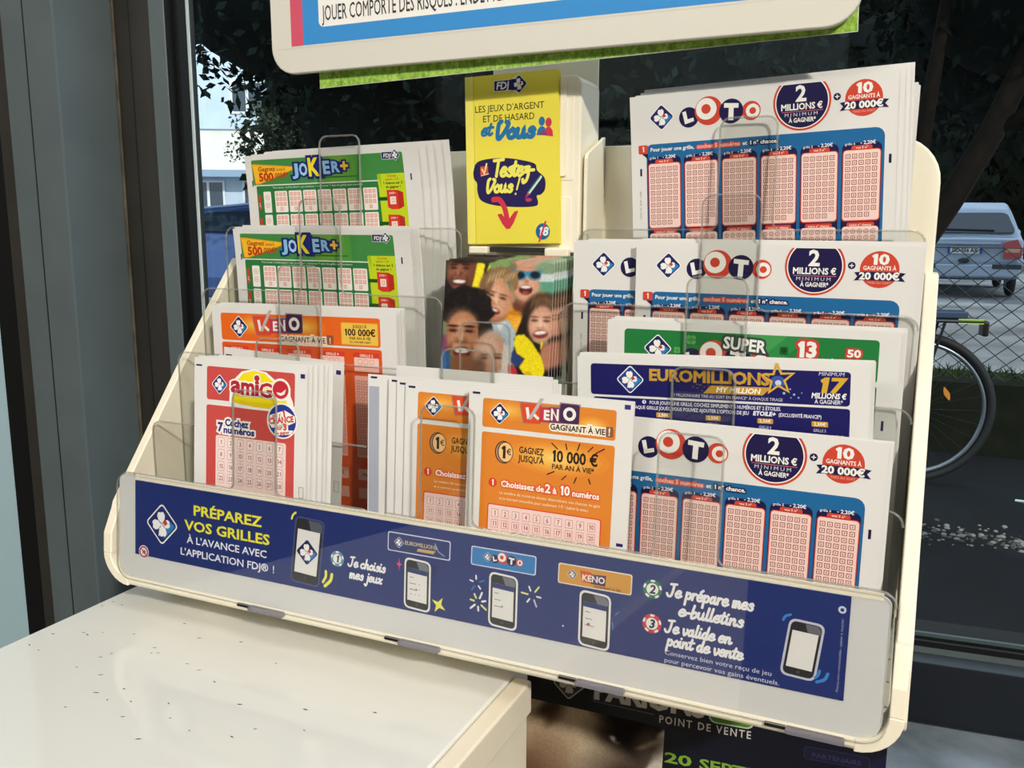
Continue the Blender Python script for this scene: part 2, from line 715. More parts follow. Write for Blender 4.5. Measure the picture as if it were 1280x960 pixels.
# colours of the printed matter
NAVY, RED, BLUE, WHITE = '#191245', '#d0452f', '#1a669c', '#f4f1ea'
FLESH, ORANGE, YEL, GREEN = '#f7d3c2', '#e0842c', '#ffe21c', '#2f9a36'
PINK = '#f6d5d0'


# ------------------------------------------------------------------ the setting: shop window and room
WA = math.radians(5.376)


def W(t, d, z):
    """t along the shop window, d outward through it"""
    return (t * math.cos(WA) - d * math.sin(WA), 0.067 + t * math.sin(WA) + d * math.cos(WA), z)


SLATE = noisy('slate_frame_paint', '#555f61', '#5a6466', 25, 0.42, 3)
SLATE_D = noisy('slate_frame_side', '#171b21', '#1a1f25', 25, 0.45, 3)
BROWN = noisy('bronze_frame_paint', '#2c2a26', '#312f2a', 25, 0.55, 3)
RUBBER = M('#0b0c0d', 0.6, 0.3, name='black_rubber')
STONE = noisy('window_sill_stone', '#3c4244', '#8b97a3', 16, 0.75, 7, 0.2, 0.32, 0.68, 0.15)
PLASTER = noisy('plaster', '#6b655c', '#78716a', 9, 0.85, 4, 0.2)
GLASS = clear_mat('window_glass', (0.93, 0.965, 0.965), 0.8, 0.0, 1.5)
ZT = 1.22


def struct(name, fn, parent=None, bevel=0):
    m = MB()
    fn(m)
    return m.build(name, parent, None if parent else 'structure', bevel=bevel)


def wbox(t0, t1, d0, d1, z0, z1, mat):
    return lambda m: m.box(t0, t1, d0, d1, z0, z1, mat, W)


struct('floor', lambda m: m.box(-3.2, 3.2, -3.6, 0.06, -1.16, -1.12, noisy('floor_tiles', '#6f6a63', '#7d776f', 6, 0.4)))
struct('ceiling', lambda m: m.box(-3.2, 3.2, -3.6, 0.6, 1.32, 1.38, M('#d8d4cc', 0.8)))
struct('wall_back', lambda m: m.box(-3.2, 3.2, -3.6, -3.5, -1.12, 1.32, M('#8d867c', 0.8)))
struct('wall_right', lambda m: m.box(3.05, 3.2, -3.5, 0.5, -1.12, 1.32, M('#8d867c', 0.8)))
struct('wall_left', lambda m: m.box(-3.2, -3.05, -3.5, 0.1, -1.12, 1.32, M('#8d867c', 0.8)))
struct('wall_front', wbox(-0.124, 3.15, -0.064, 0.06, -1.12, -0.33, PLASTER))
struct('trim_1', wbox(-0.124, 3.15, -0.07, 0.0, -0.33, -0.29, STONE), bevel=0.003)          # window sill
win = struct('window_1', wbox(-0.098, 3.1, 0.018, 0.024, -0.2486, ZT, GLASS))
win['label'] = 'large shop window pane behind the ticket display'


def rail(m):
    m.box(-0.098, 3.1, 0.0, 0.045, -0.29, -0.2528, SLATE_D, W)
    m.box(-0.098, 3.1, 0.0135, 0.018, -0.2528, -0.2490, SLATE, W)
    m.box(-0.098, 3.1, 0.0, 0.0135, -0.2528, -0.2520, M('#2c353c', .4), W)  # lighter cap paints in the light on the rail's top face
    m.box(-0.098, 3.1, 0.0245, 0.05, -0.2528, -0.2462, RUBBER, W)
    m.box(-0.098, 3.1, 0.0245, 0.027, -0.2462, -0.2440, SLATE, W)


struct('bottom_rail', rail, win)
struct('rail_gasket', wbox(-0.098, 3.1, 0.0155, 0.018, -0.2490, -0.2455, RUBBER), win)
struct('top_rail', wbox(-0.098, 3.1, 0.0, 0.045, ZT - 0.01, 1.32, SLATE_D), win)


def post(m):
    m.box(-0.146, -0.1242, 0.004, 0.05, -1.12, -0.29, BROWN, W)
    m.box(-0.146, -0.1117, 0.004, 0.05, -0.29, 1.32, BROWN, W)
    m.box(-0.1325, -0.1318, 0.0035, 0.004, -0.29, 1.32, SLATE_D, W)


struct('trim_2', post)                                                                   # bronze cover strip
struct('trim_3', wbox(-0.1117, -0.098, 0.0, 0.0235, -0.29, 1.32, SLATE), bevel=0.0008)     # sash
struct('post_gasket', wbox(-0.098, -0.0925, 0.0075, 0.018, -0.2528, ZT, RUBBER), win)
struct('post_gasket', wbox(-0.098, -0.0968, 0.0008, 0.0075, -0.2528, ZT, RUBBER), win)
struct('glass_edge', wbox(-0.0925, -0.0908, 0.0165, 0.018, -0.2486, ZT, M('#c9d6d6', 0.2, 0.6)), win)


def bigpost(m):
    m.box(-0.1915, -0.146, -0.051, 0.05, -1.12, 1.32, SLATE, W)
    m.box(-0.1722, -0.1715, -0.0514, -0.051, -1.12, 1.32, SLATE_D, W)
    m.box(-0.1468, -0.1454, -0.0518, -0.0506, -1.12, 1.32, M('#5f6a6e', 0.35), W)


struct('trim_4', bigpost)
struct('trim_5', wbox(-0.2035, -0.1915, -0.049, 0.05, -1.12, 1.32, BROWN))
struct('trim_6', wbox(-0.2360, -0.2035, -0.036, 0.05, -1.12, 1.32, RUBBER))
struct('trim_7', lambda m: m.tube([W(-0.1448, 0.0022, z) for z in (-0.29, 0.5, 1.32)], 0.0013, noisy('dusty_sealant', '#3f3a30', '#5a5446', 60, 0.8), 6))
frost = M('#a9c4cc', 0.35, 0.4, name='pale_blue_film')
struct('door_1', wbox(-3.05, -0.2360, -0.030, -0.022, -1.12, 1.32, frost))


# ------------------------------------------------------------------ the white counter
ct = tag(empty('counter', (0.109, -0.4, -1.12)), 'glossy white laminate counter with scattered dark specks on its top', 'counter')
LAMI = M('#e9e8e1', 0.07, 0.6, name='white_laminate')
LAMI2 = M('#f3e8d2', 0.35, 0.4, name='cream_laminate')
o0 = Vector(ct.location)


def cpart(name, fn, bevel=0.0):
    m = MB()
    fn(m)
    m.v = [tuple(Vector(p) - o0) for p in m.v]
    return m.build(name, ct, bevel=bevel)


TOPZ = -0.215


def shear_left(x, y, z):
    return (x - (0.0125 * (y + 0.073) / 0.09 * 0.5 if x < 0.1 else 0), y, z)


cpart('top_panel', lambda m: m.box(-0.0205, 0.2325, -0.86, -0.054, TOPZ - 0.022, TOPZ, LAMI), 0.0012)
cpart('edge_strip', lambda m: m.box(0.2327, 0.2420, -0.86, -0.0715, TOPZ - 0.018, TOPZ - 0.0012, LAMI2), 0.0012)
cpart('side_panel', lambda m: m.box(0.222, 0.2405, -0.85, -0.0735, -1.12, TOPZ - 0.0185, LAMI2), 0.001)
cpart('side_panel', lambda m: m.box(-0.018, 0.0, -0.85, -0.0735, -1.12, TOPZ - 0.0225, LAMI2), 0.001)
cpart('back_panel', lambda m: m.box(0.0, 0.222, -0.0905, -0.0735, -1.12, TOPZ - 0.0225, LAMI2))
cpart('front_door', lambda m: m.box(0.002, 0.220, -0.848, -0.832, -1.10, TOPZ - 0.025, LAMI2))
specks = [(-.014, -.0925), (-.006, -.0935), (-.0155, -.099), (.013, -.1235), (.004, -.128), (.008, -.129), (-.0095, -.136), (-.0095, -.150), (.0, -.152),
          (.03, -.118), (.052, -.125), (.055, -.13), (.058, -.1285), (.08, -.131), (.09, -.1335), (.088, -.101), (.045, -.097), (.105, -.139), (.12, -.112),
          (.065, -.107), (.037, -.139), (.035, -.144), (.05, -.157), (.033, -.1565), (.062, -.17), (.071, -.162), (.083, -.169), (.072, -.1725), (.1, -.163),
          (.11, -.172), (.13, -.15), (.15, -.163), (.16, -.141), (.17, -.155), (.145, -.172), (.125, -.176), (.19, -.13), (.09, -.18), (.06, -.185), (.11, -.19)]
SP = M('#3a3833', 0.8, name='dark_specks')


def speck_mesh(m):
    for (x, y) in specks:
        a = random.uniform(-0.5, 0.9)
        l, w = random.uniform(.0007, .0019), random.uniform(.00025, .0005)
        q = [(x + (p * math.cos(a) - r * math.sin(a)), y + (p * math.sin(a) + r * math.cos(a)), TOPZ + .00005) for p, r in ((-l, 0), (0, -w), (l, 0), (0, w))]
        m.add(q, [(0, 1, 2, 3)], SP)
        m.v[-4:] = q


sp = cpart('specks', speck_mesh)
sp['kind'] = 'stuff'
sp['label'] = 'scattered dark specks'

# ------------------------------------------------------------------ the ticket display: cream body
disp = tag(empty('ticket_display', (0.2, 0.0, -0.1965)), 'cream plastic stepped ticket display with clear pockets and a blue banner along its front', 'ticket display')
d0 = Vector(disp.location)


def dpart(name, m, bevel=0.0, label=None, smooth=False, parent=None):
    m.v = [tuple(Vector(p) - d0) for p in m.v]
    o = m.build(name, parent or disp, bevel=bevel, smooth=smooth)
    if label:
        o['label'] = label
    return o


side = [(0.036, -0.0195), (0.012, -0.0195), (-0.0375, -0.0785), (-0.0833, -0.1374), (-0.0945, -0.1525)] + [(-0.0975, -0.162), (-0.0998, -0.182)] + \
       [(-0.0985, -0.186), (-0.094, -0.189), (-0.088, -0.186), (-0.083, -0.176), (0.036, -0.176)]
for x0, x1 in ((-0.0065, -0.001), (0.4008, 0.4068)):
    m = MB()
    m.prism(side, lambda p, t: (t, p[0], p[1]), x0, x1, CREAM)
    dpart('side_panel', m, 0.0008)
m = MB()
m.prism(rr(-0.0065, 0.4045, -0.1965, 0.0445, (0.022, 0.022, 0.002, 0.002), 8), lambda p, t: (p[0], t, p[1]), 0.032, 0.036, CREAM)
dpart('back_panel', m, 0.001)
m = MB()
m.box(-0.001, 0.4008, -0.092, 0.032, -0.1965, -0.1945, CREAM)
dpart('bottom_panel', m)
for x in (0.03, 0.17):                                      # feet on the counter
    m = MB()
    m.box(x, x + 0.02, -0.068, -0.058, TOPZ, -0.1965, CREAM)
    dpart('foot', m)
m = MB()
m.prism([(0.0362, -0.05), (0.0365, -0.29), (0.06, -0.29), (0.0405, -0.05)], lambda p, t: (t, p[0], p[1]), 0.11, 0.29, CREAM)
dpart('support_bracket', m)


# clear pockets: five tiers, three bays
def pocket_outline(x0, x1, ztop, zbot, tabs, th):
    r = 0.006
    pts = [(x0, zbot)]
    pts += [(p[0], p[1]) for p in arc(x0 + r, ztop - r, r, 180, 90, 4)]
    for (a, b) in tabs:
        q = 0.0035
        pts += arc(a - q, ztop + q, q, -90, 0, 4)
        pts += arc(a + r * .8, ztop + th - r * .8, r * .8, 180, 90, 4)
        pts += arc(b - r * .8, ztop + th - r * .8, r * .8, 90, 0, 4)
        pts += arc(b + q, ztop + q, q, 180, 270, 4)
    pts += arc(x1 - r, ztop - r, r, 90, 0, 4)
    pts.append((x1, zbot))
    return pts


TIER = [(0.0, 0.0), (-0.0228, -0.0366), (-0.0456, -0.073), (-0.0684, -0.1105), (-0.0938, -0.1345)]
TABS = {'l': (0.0735, 0.1013), 'r': (0.3055, 0.3322), 'c': (0.1905, 0.2183)}
for k, (y, z) in enumerate(TIER):
    lean = 0.06 if k == 4 else 0.0
    sh = (0, .0012, .0028, .0050, .0076)[k]
    shc = (0, .0, -.001, .001, .0022)[k]
    shr = (.0012, -.0007, -.0012, -.0007, .0002)[k]
    bays = [('l', 0.0, 0.1668, sh), ('r', 0.2362, 0.4, shr)]
    if k >= 2:
        bays.append(('c', 0.1700, 0.2332, shc))
    for b, x0, x1, s_ in bays:
        th = 0.0525 if b != 'c' else (0, 0, .027, .0535, .0545)[k]
        a, c = TABS[b]
        m = MB()
        m.prism(pocket_outline(x0, x1, z, -0.1943, [(a + s_, c + s_)], th), lambda p, t, y=y, z=z, lean=lean: (p[0], y + t + lean * (p[1] - z), p[1]), 0.0, 0.0014, CLEAR, EDGE)
        out = pocket_outline(x0, x1, z, -0.1943, [(a + s_, c + s_)], th)
        m.tube([(p[0], y + .0007 + lean * (p[1] - z), p[1]) for p in out[1:-1]], .00060, BEAD, 6)
        o = dpart('pocket_front', m)
        o['label'] = 'clear acrylic pocket front with a raised tab'
        # stiffening circles pressed into the acrylic corners
    y1 = TIER[k - 1][0] if k else 0.032
    for x in ((0.1652, 0.2364) if k < 4 else ()):
        m = MB()
        m.prism([(y + .0016, z - .002), (y1 - .0004, z - .002), (y1 - .0004, -0.1943), (y + .0016, -0.1943)], lambda p, t: (t, p[0], p[1]), x, x + 0.0012, CLEAR, EDGE)
        dpart('pocket_divider', m)

# the front banner
BP = Pose((0.0168, -0.0965, -0.1363), -0.05, -0.085)


def bshape(pts, z0, z1, mat, side_mat=None):
    m = MB()
    m.prism(pts, lambda p, t: tuple(BP(p[0], p[1], t)), z0, z1, mat, side_mat)
    return m


FROST = M('#d9d9d6', 0.3, 0.45, name='grey_white_plastic')
m = bshape(rr(-12.4, 381.6, -2.0, 55.2, (9, 9, 4, 4), 6), 0.0, 1.2, FROST)
dpart('banner_holder', m, 0.0004)
m = bshape([(0, -3.2), (378.5, -3.2), (378.5, -.2), (0, -.2)], 1.25, 1.4, CREAM)
dpart('card_edge', m)
m = MB()                                                # the lip the banner stands in
m.prism([(-0.1000, -0.1905), (-0.1034, -0.1912), (-0.1034, -0.1945), (-0.1015, -0.1965), (-0.092, -0.1965), (-0.092, -0.1935)], lambda p, t: (t, p[0], p[1]), 0.010, 0.391, CREAM)
dpart('front_lip', m, 0.0008)
for s_ in (-1, 1):                                         # rounded front corners of the tray
    m = MB()
    cx = 0.0114 if s_ < 0 else 0.3890
    a0 = 180 if s_ < 0 else 270
    q = arc(cx, -0.1795, 0.0170, a0, a0 + 90, 8) + arc(cx, -0.1795, 0.0115, a0, a0 + 90, 8)[::-1]
    m.prism(q, lambda p, t: (p[0], t, p[1]), -0.1036, -0.088, CREAM)
    xa, xb = (-0.0056, 0.0005) if s_ < 0 else (0.4005, 0.4060)
    m.prism([(-0.088, -0.1795), (-0.1036, -0.1795), (-0.1025, -0.168), (-0.096, -0.155), (-0.088, -0.146)], lambda p, t: (t, p[0], p[1]), xa, xb, CREAM)
    dpart('tray_corner', m, 0.0006)
NAVYEDGE = M('#23206a', 0.35, name='navy_card_edge')
CLIP = veil_mat('smoky_clip', (0.7, 0.7, 0.75), '#8a8894', 0.5, 0.15)
for u in (92, 181.5, 270.5, 358):
    m = bshape(rr(u - 11, u + 11, 55.0, 57.4, .8, 2), 1.0, 4.6, CLIP)
    dpart('clip', m)
    m = bshape([(u - 19, 55.2), (u - 11, 55.2), (u - 11, 56.6), (u - 19, 56.6)], 1.0, 3.3, RUBBER)
    dpart('clip_slot', m)

pr = Print()
B1, B2 = '#1c2f70', '#1b2c6c'
pr.poly(rr(0, 367.3, 0, 41, (4, 4, 0, 0), 4), B1, .5)
pr.clover(19.6, 21.8, 10.6, 2, base=B1)
pr.text('PRÉPAREZ', 41.4, 13.6, 5.1, '#f2ea3c', 2, bold=0.0374, w=45.5)
pr.text('VOS GRILLES', 35.8, 22.2, 5.1, '#f2ea3c', 2, bold=0.0374, w=56.5)
pr.text("À L'AVANCE AVEC", 37.3, 29.2, 3.7, '#eceef6', 2, bold=0.0238, w=53.3)
pr.text("L'APPLICATION FDJ®", 32.6, 36.2, 3.7, '#eceef6', 2, bold=0.0238, w=59.0)
pr.text('!', 94.2, 36.2, 3.7, '#eceef6', 2, bold=0.0238)
pr.ell(6.4, 39, 3.6, 3.6, '#f3ece8', 2)
pr.ell(6.4, 39, 3.2, 3.2, '#a83a58', 3)
pr.ell(6.4, 39, 2.3, 2.3, '#f3ece8', 4)
pr.text('18', 6.4, 40.1, 2.2, '#8a2a48', 5, bold=0.0408, align='c')
pr.line([(4.6, 37.2), (8.2, 40.8)], .5, '#a83a58', 6)


def phone(u, v, w, h, rot, rim, glass='#2b2b2d', scr='#e9e7e2', lay=2, bar=None, hl='#5a5c66'):
    """slanted phone drawing: (u, v) top left of the body"""
    t = rot

    def q(x, y):
        return (u + x + t * y, v + y + x * .05)

    def shp(x0, x1, y0, y1, r):
        return [q(*p) for p in rr(x0, x1, y0, y1, r, 3)]
    if rim:
        pr.poly(shp(-.9, w + .9, -.9, h + .9, 2.6), rim, lay)
    pr.poly(shp(0, w, 0, h, 2.0), glass, lay + 1)
    pr.poly([q(w * .45, .3), q(w - 1.8, .3), q(w - .3, 1.8), q(w - .3, h * .17), q(w * .58, h * .17)], hl, lay + 1.4)
    pr.poly([q(w * .08, h * .17), q(w * .92, h * .17), q(w * .92, h * .86), q(w * .08, h * .86)], scr, lay + 2)
    if bar:
        pr.poly([q(w * .08, h * .17), q(w * .92, h * .17), q(w * .92, h * .27), q(w * .08, h * .27)], bar, lay + 3)
    pr.ell(*q(w * .5, h * .93), .7, .7, '#4a4a4c', lay + 2)
    return q


q = phone(109.0, 5.4, 16.0, 32.0, -.085, '#46507e')
pr.clover(115.6, 22.2, 6.6, 5, rim=None)
pr.line(smooth_line([(105.8, 6.6), (106.6, 4.6), (108.2, 3.2)]), 1.1, '#efe95a', 2)
pr.line(smooth_line([(127.0, 30.0), (127.0, 32.6), (125.4, 35.6)]), 1.4, '#efe95a', 2)
pr.line(smooth_line([(130.6, 31.0), (129.8, 34.2), (126.6, 37.4)]), 1.6, '#efe95a', 2)


def chip(u, v, r, n, c):
    pr.ell(u, v, r, r, c, 2)
    for k in range(5):
        a = math.radians(72 * k - 90)
        pr.line([(u + r * .86 * math.cos(a + d), v + r * .86 * math.sin(a + d)) for d in (-.25, 0, .25)], r * .22, '#eef0ee', 3, cap=False)
    pr.ell(u, v, r * .62, r * .62, '#f1f1ec', 4)
    pr.text(n, u, v + r * .42, r * .84, '#20244e', 5, bold=0.0544, align='c', shear=.15)


chip(133.6, 22.6, 3.9, '1', '#5d93a8')
chip(290.6, 10.4, 4.1, '2', '#1f7a55')
chip(291.2, 25.0, 4.1, '3', '#cf3444')
CH = '#f0f0ee'
pr.script('Je choisis', 140.2, 25.0, 20.8, 4.6, CH, 3, .40)
pr.script('mes jeux', 140.8, 30.8, 18.6, 4.6, CH, 3, .40)
pr.script('Je prépare mes', 297.0, 12.0, 34.5, 5.2, CH, 3, .40)
pr.script('e-bulletins', 302.0, 19.4, 26.0, 5.2, CH, 3, .40)
pr.script('Je valide en', 297.0, 27.2, 27.0, 5.0, CH, 3, .40)
pr.script('point de vente', 297.8, 32.8, 31.0, 5.0, CH, 3, .40)
pr.text('Conservez bien votre reçu de jeu', 297.2, 36.9, 1.9, '#d4d8ea', 2, w=43.2)
pr.text('pour percevoir vos gains éventuels.', 297.2, 40.1, 1.9, '#d4d8ea', 2, w=46.4)
# badges and phones
pr.rrect(162.0, 4.6, 33.6, 9.2, 1.0, '#d8dcec', 1)
pr.rrect(162.5, 5.1, 32.6, 8.2, .8, '#26356f', 2)
pr.clover(168.2, 9.2, 2.5, 3)
pr.text('EUROMILLIONS', 171.4, 9.7, 1.8, '#c9b68a', 3, bold=0.034, w=17.2)
pr.poly([(178.5, 10.6), (188, 10.4), (186.8, 12.0), (178, 12.0)], '#c9a86a', 3)
pr.line([(187.5, 7), (189.5, 10.5), (192.5, 12)], .5, '#8ea0cc', 3)
pr.rrect(206.2, 4.8, 32.0, 8.8, 1.0, '#d8dcec', 1)
pr.rrect(206.7, 5.3, 31.0, 7.8, .8, '#2f7fc0', 2)
pr.clover(214.5, 8.8, 2.1, 3)


def loto_word(P_, u, v, k, L, plain=False):
    """LOTO in four balls; (u, v) = centre of the L ball at full size k = 1"""
    P_.ell(u, v, 4.8 * k, 4.8 * k, NAVY, L)
    P_.poly([(u + a * k, v + b * k) for a, b in ((-3.2, -2.6), (-1.4, -3.1), (-.55, .9), (2.3, .2), (2.6, 1.9), (-1.9, 3.1))], WHITE, L + .6)
    P_.ell(u + 9.7 * k, v - 2.3 * k, 6.7 * k, 6.7 * k, RED, L + 1)
    P_.ell(u + 8.6 * k, v - 3.2 * k, 5.0 * k, 5.0 * k, WHITE, L + 1.6)
    P_.ell(u + 8.5 * k, v - 3.2 * k, 2.25 * k, 2.25 * k, RED, L + 2.2)
    P_.ell(u + 29.9 * k, v - .6 * k, 4.4 * k, 4.4 * k, RED, L + 1)
    P_.ell(u + 30.6 * k, v - .5 * k, 3.2 * k, 3.2 * k, WHITE, L + 1.6)
    P_.ell(u + 30.6 * k, v - .5 * k, 1.55 * k, 1.55 * k, RED, L + 2.2)
    P_.ell(u + 20.5 * k, v - 1.2 * k, 5.7 * k, 5.7 * k, NAVY, L + 2.8)
    P_.poly([(u + (20.5 + a) * k, v + (-1.2 + b) * k) for a, b in ((-3.3, -3.9), (3.6, -3.3), (3.4, -1.2), (1.2, -1.4), (1.0, 4.3), (-1.4, 4.1), (-1.1, -1.6), (-3.4, -1.8))], WHITE, L + 3.4)


loto_word(pr, 218.2, 9.2, .40, 3)
pr.rrect(248.6, 5.8, 33.2, 9.0, 1.0, '#e8e2d4', 1)
pr.rrect(249.1, 6.3, 32.2, 8.0, .8, '#d69a3e', 2)
pr.clover(255.2, 10.0, 2.1, 3)
pr.poly([(258.6, 7.6), (264, 7.9), (263.4, 12.6), (259.6, 12.4)], '#d2562c', 3)
pr.poly([(263.8, 8.6), (270.4, 8.2), (270.2, 12.9), (263.6, 12.7)], '#5a3460', 3)
pr.text('KENO', 259.6, 11.8, 2.6, '#f4efe6', 4, bold=0.0408, w=10.4)
pr.text('GAGNANT À VIE', 265.0, 14.1, 1.0, '#3a2a20', 3, bold=0.0204, w=12)
for (u, v, h) in ((172.4, 16.4, 22.4), (216.6, 16.0, 23.0), (259.8, 16.8, 22.6)):
    q = phone(u, v, 12.4, h, .012, '#eceae6', bar='#2a3970', hl='#777a80')
    for k in range(3):
        pr.line([q(2, h * (.36 + .13 * k)), q(4.2 + k, h * (.36 + .13 * k))], .35, '#8b8d94', 6, cap=False)
    pr.ell(*q(6 + (u > 250) * -2.4, h * .6), .7 if u > 250 else .35, .7 if u > 250 else .35, '#b8473e' if u > 250 else '#55565c', 6, 10)
for k in range(9):
    pr.ell(175.6 + 2.2 * (k % 3), 27.6 + 2.5 * (k // 3), .3, .3, '#9b9b9b', 6, 8)
pr.poly([(186.6 + 2.5 * math.cos(t), 19.2 + 2.8 * math.sin(t)) for t in np.linspace(-1.5, 1.6, 12)], '#141a5c', 2)
pr.poly([(190.4 + r_ * math.cos(a), 35.4 + r_ * math.sin(a)) for a, r_ in zip(np.linspace(0.5, 0.5 + 2 * math.pi, 9)[:-1], (4.2, 1.4) * 4)], '#efe95a', 2)
pr.poly([(168.6 + r_ * .5 * math.cos(a), 19.6 + r_ * math.sin(a)) for a, r_ in zip(np.linspace(-math.pi / 2, 1.5 * math.pi, 9)[:-1], (3.2, 1.0) * 4)], '#d84a78', 2)


def burst(u, v, r, n, a0, cols, w=.75):
    for k in range(n):
        a = math.radians(a0 + 360 / n * k)
        r0, r1 = r * .42, r * (1.0 if k % 2 else .78)
        pr.line([(u + r0 * math.cos(a), v + r0 * math.sin(a)), (u + r1 * math.cos(a), v + r1 * math.sin(a))], w, cols[k % len(cols)], 2)


burst(209.4, 21.6, 4.2, 5, -95, (CH, '#3f6fb8', CH, '#3f6fb8', CH))
burst(210.6, 30.4, 5.0, 7, -120, ('#e9e37a', CH, CH, '#e9e37a', CH, CH, '#e9e37a'), .9)
burst(237.0, 22.6, 5.2, 6, -115, (CH, '#e9e37a', CH, '#c9d0d0', CH, '#e9e37a'))
burst(273.6, 25.6, 5.2, 3, -42, ('#3a78b4', '#3a78b4', '#3a78b4'), .6)
pr.ell(252, 33.5, .4, .4, CH, 2, 8)
q = phone(346.4, 13.0, 11.6, 21.4, -.105, '#c9ccd8', hl='#6b6d72')
pr.line(smooth_line([(343.2, 13.4), (344.0, 11.8), (345.8, 10.9)]), 1.0, '#3f86cf', 2)
pr.line(smooth_line([(358.0, 31.0), (357.6, 32.6), (356.6, 34.0)]), 1.1, '#3f86cf', 2)
pr.line(smooth_line([(361.0, 31.6), (360.0, 34.0), (357.2, 35.6)]), 1.2, '#3f86cf', 2)
pr.ell(364.4, 5.6, 1.5, 1.5, '#d4d8ea', 2, 10)
pr.ell(364.4, 5.6, .7, .7, B1, 3, 10)
pr.text('Photos non contractuelles - papier à recycler', 365.2, 38, .9, '#aab2d6', 2, rot=-90, w=29)
b = sheet('banner', Pose(tuple(BP(0, 0, 1.6)), -.05, -.085), 367.3, 41.0, pr, .3, NAVYEDGE, disp, origin=BP(0, 0, 1.6), corner=0)
b.location = Vector(BP(0, 0, 1.6)) - d0
b['label'] = 'blue printed banner strip'
m = bshape(rr(-11.5, 383.2, -3.6, 55.0, (9, 9, 7, 4), 6), 3.0, 4.0, clear_mat('clear_cover', (0.985, 0.985, 0.985), 1.3), EDGE)
o = dpart('banner_cover', m)
o['label'] = 'clear cover sheet over the blue banner'


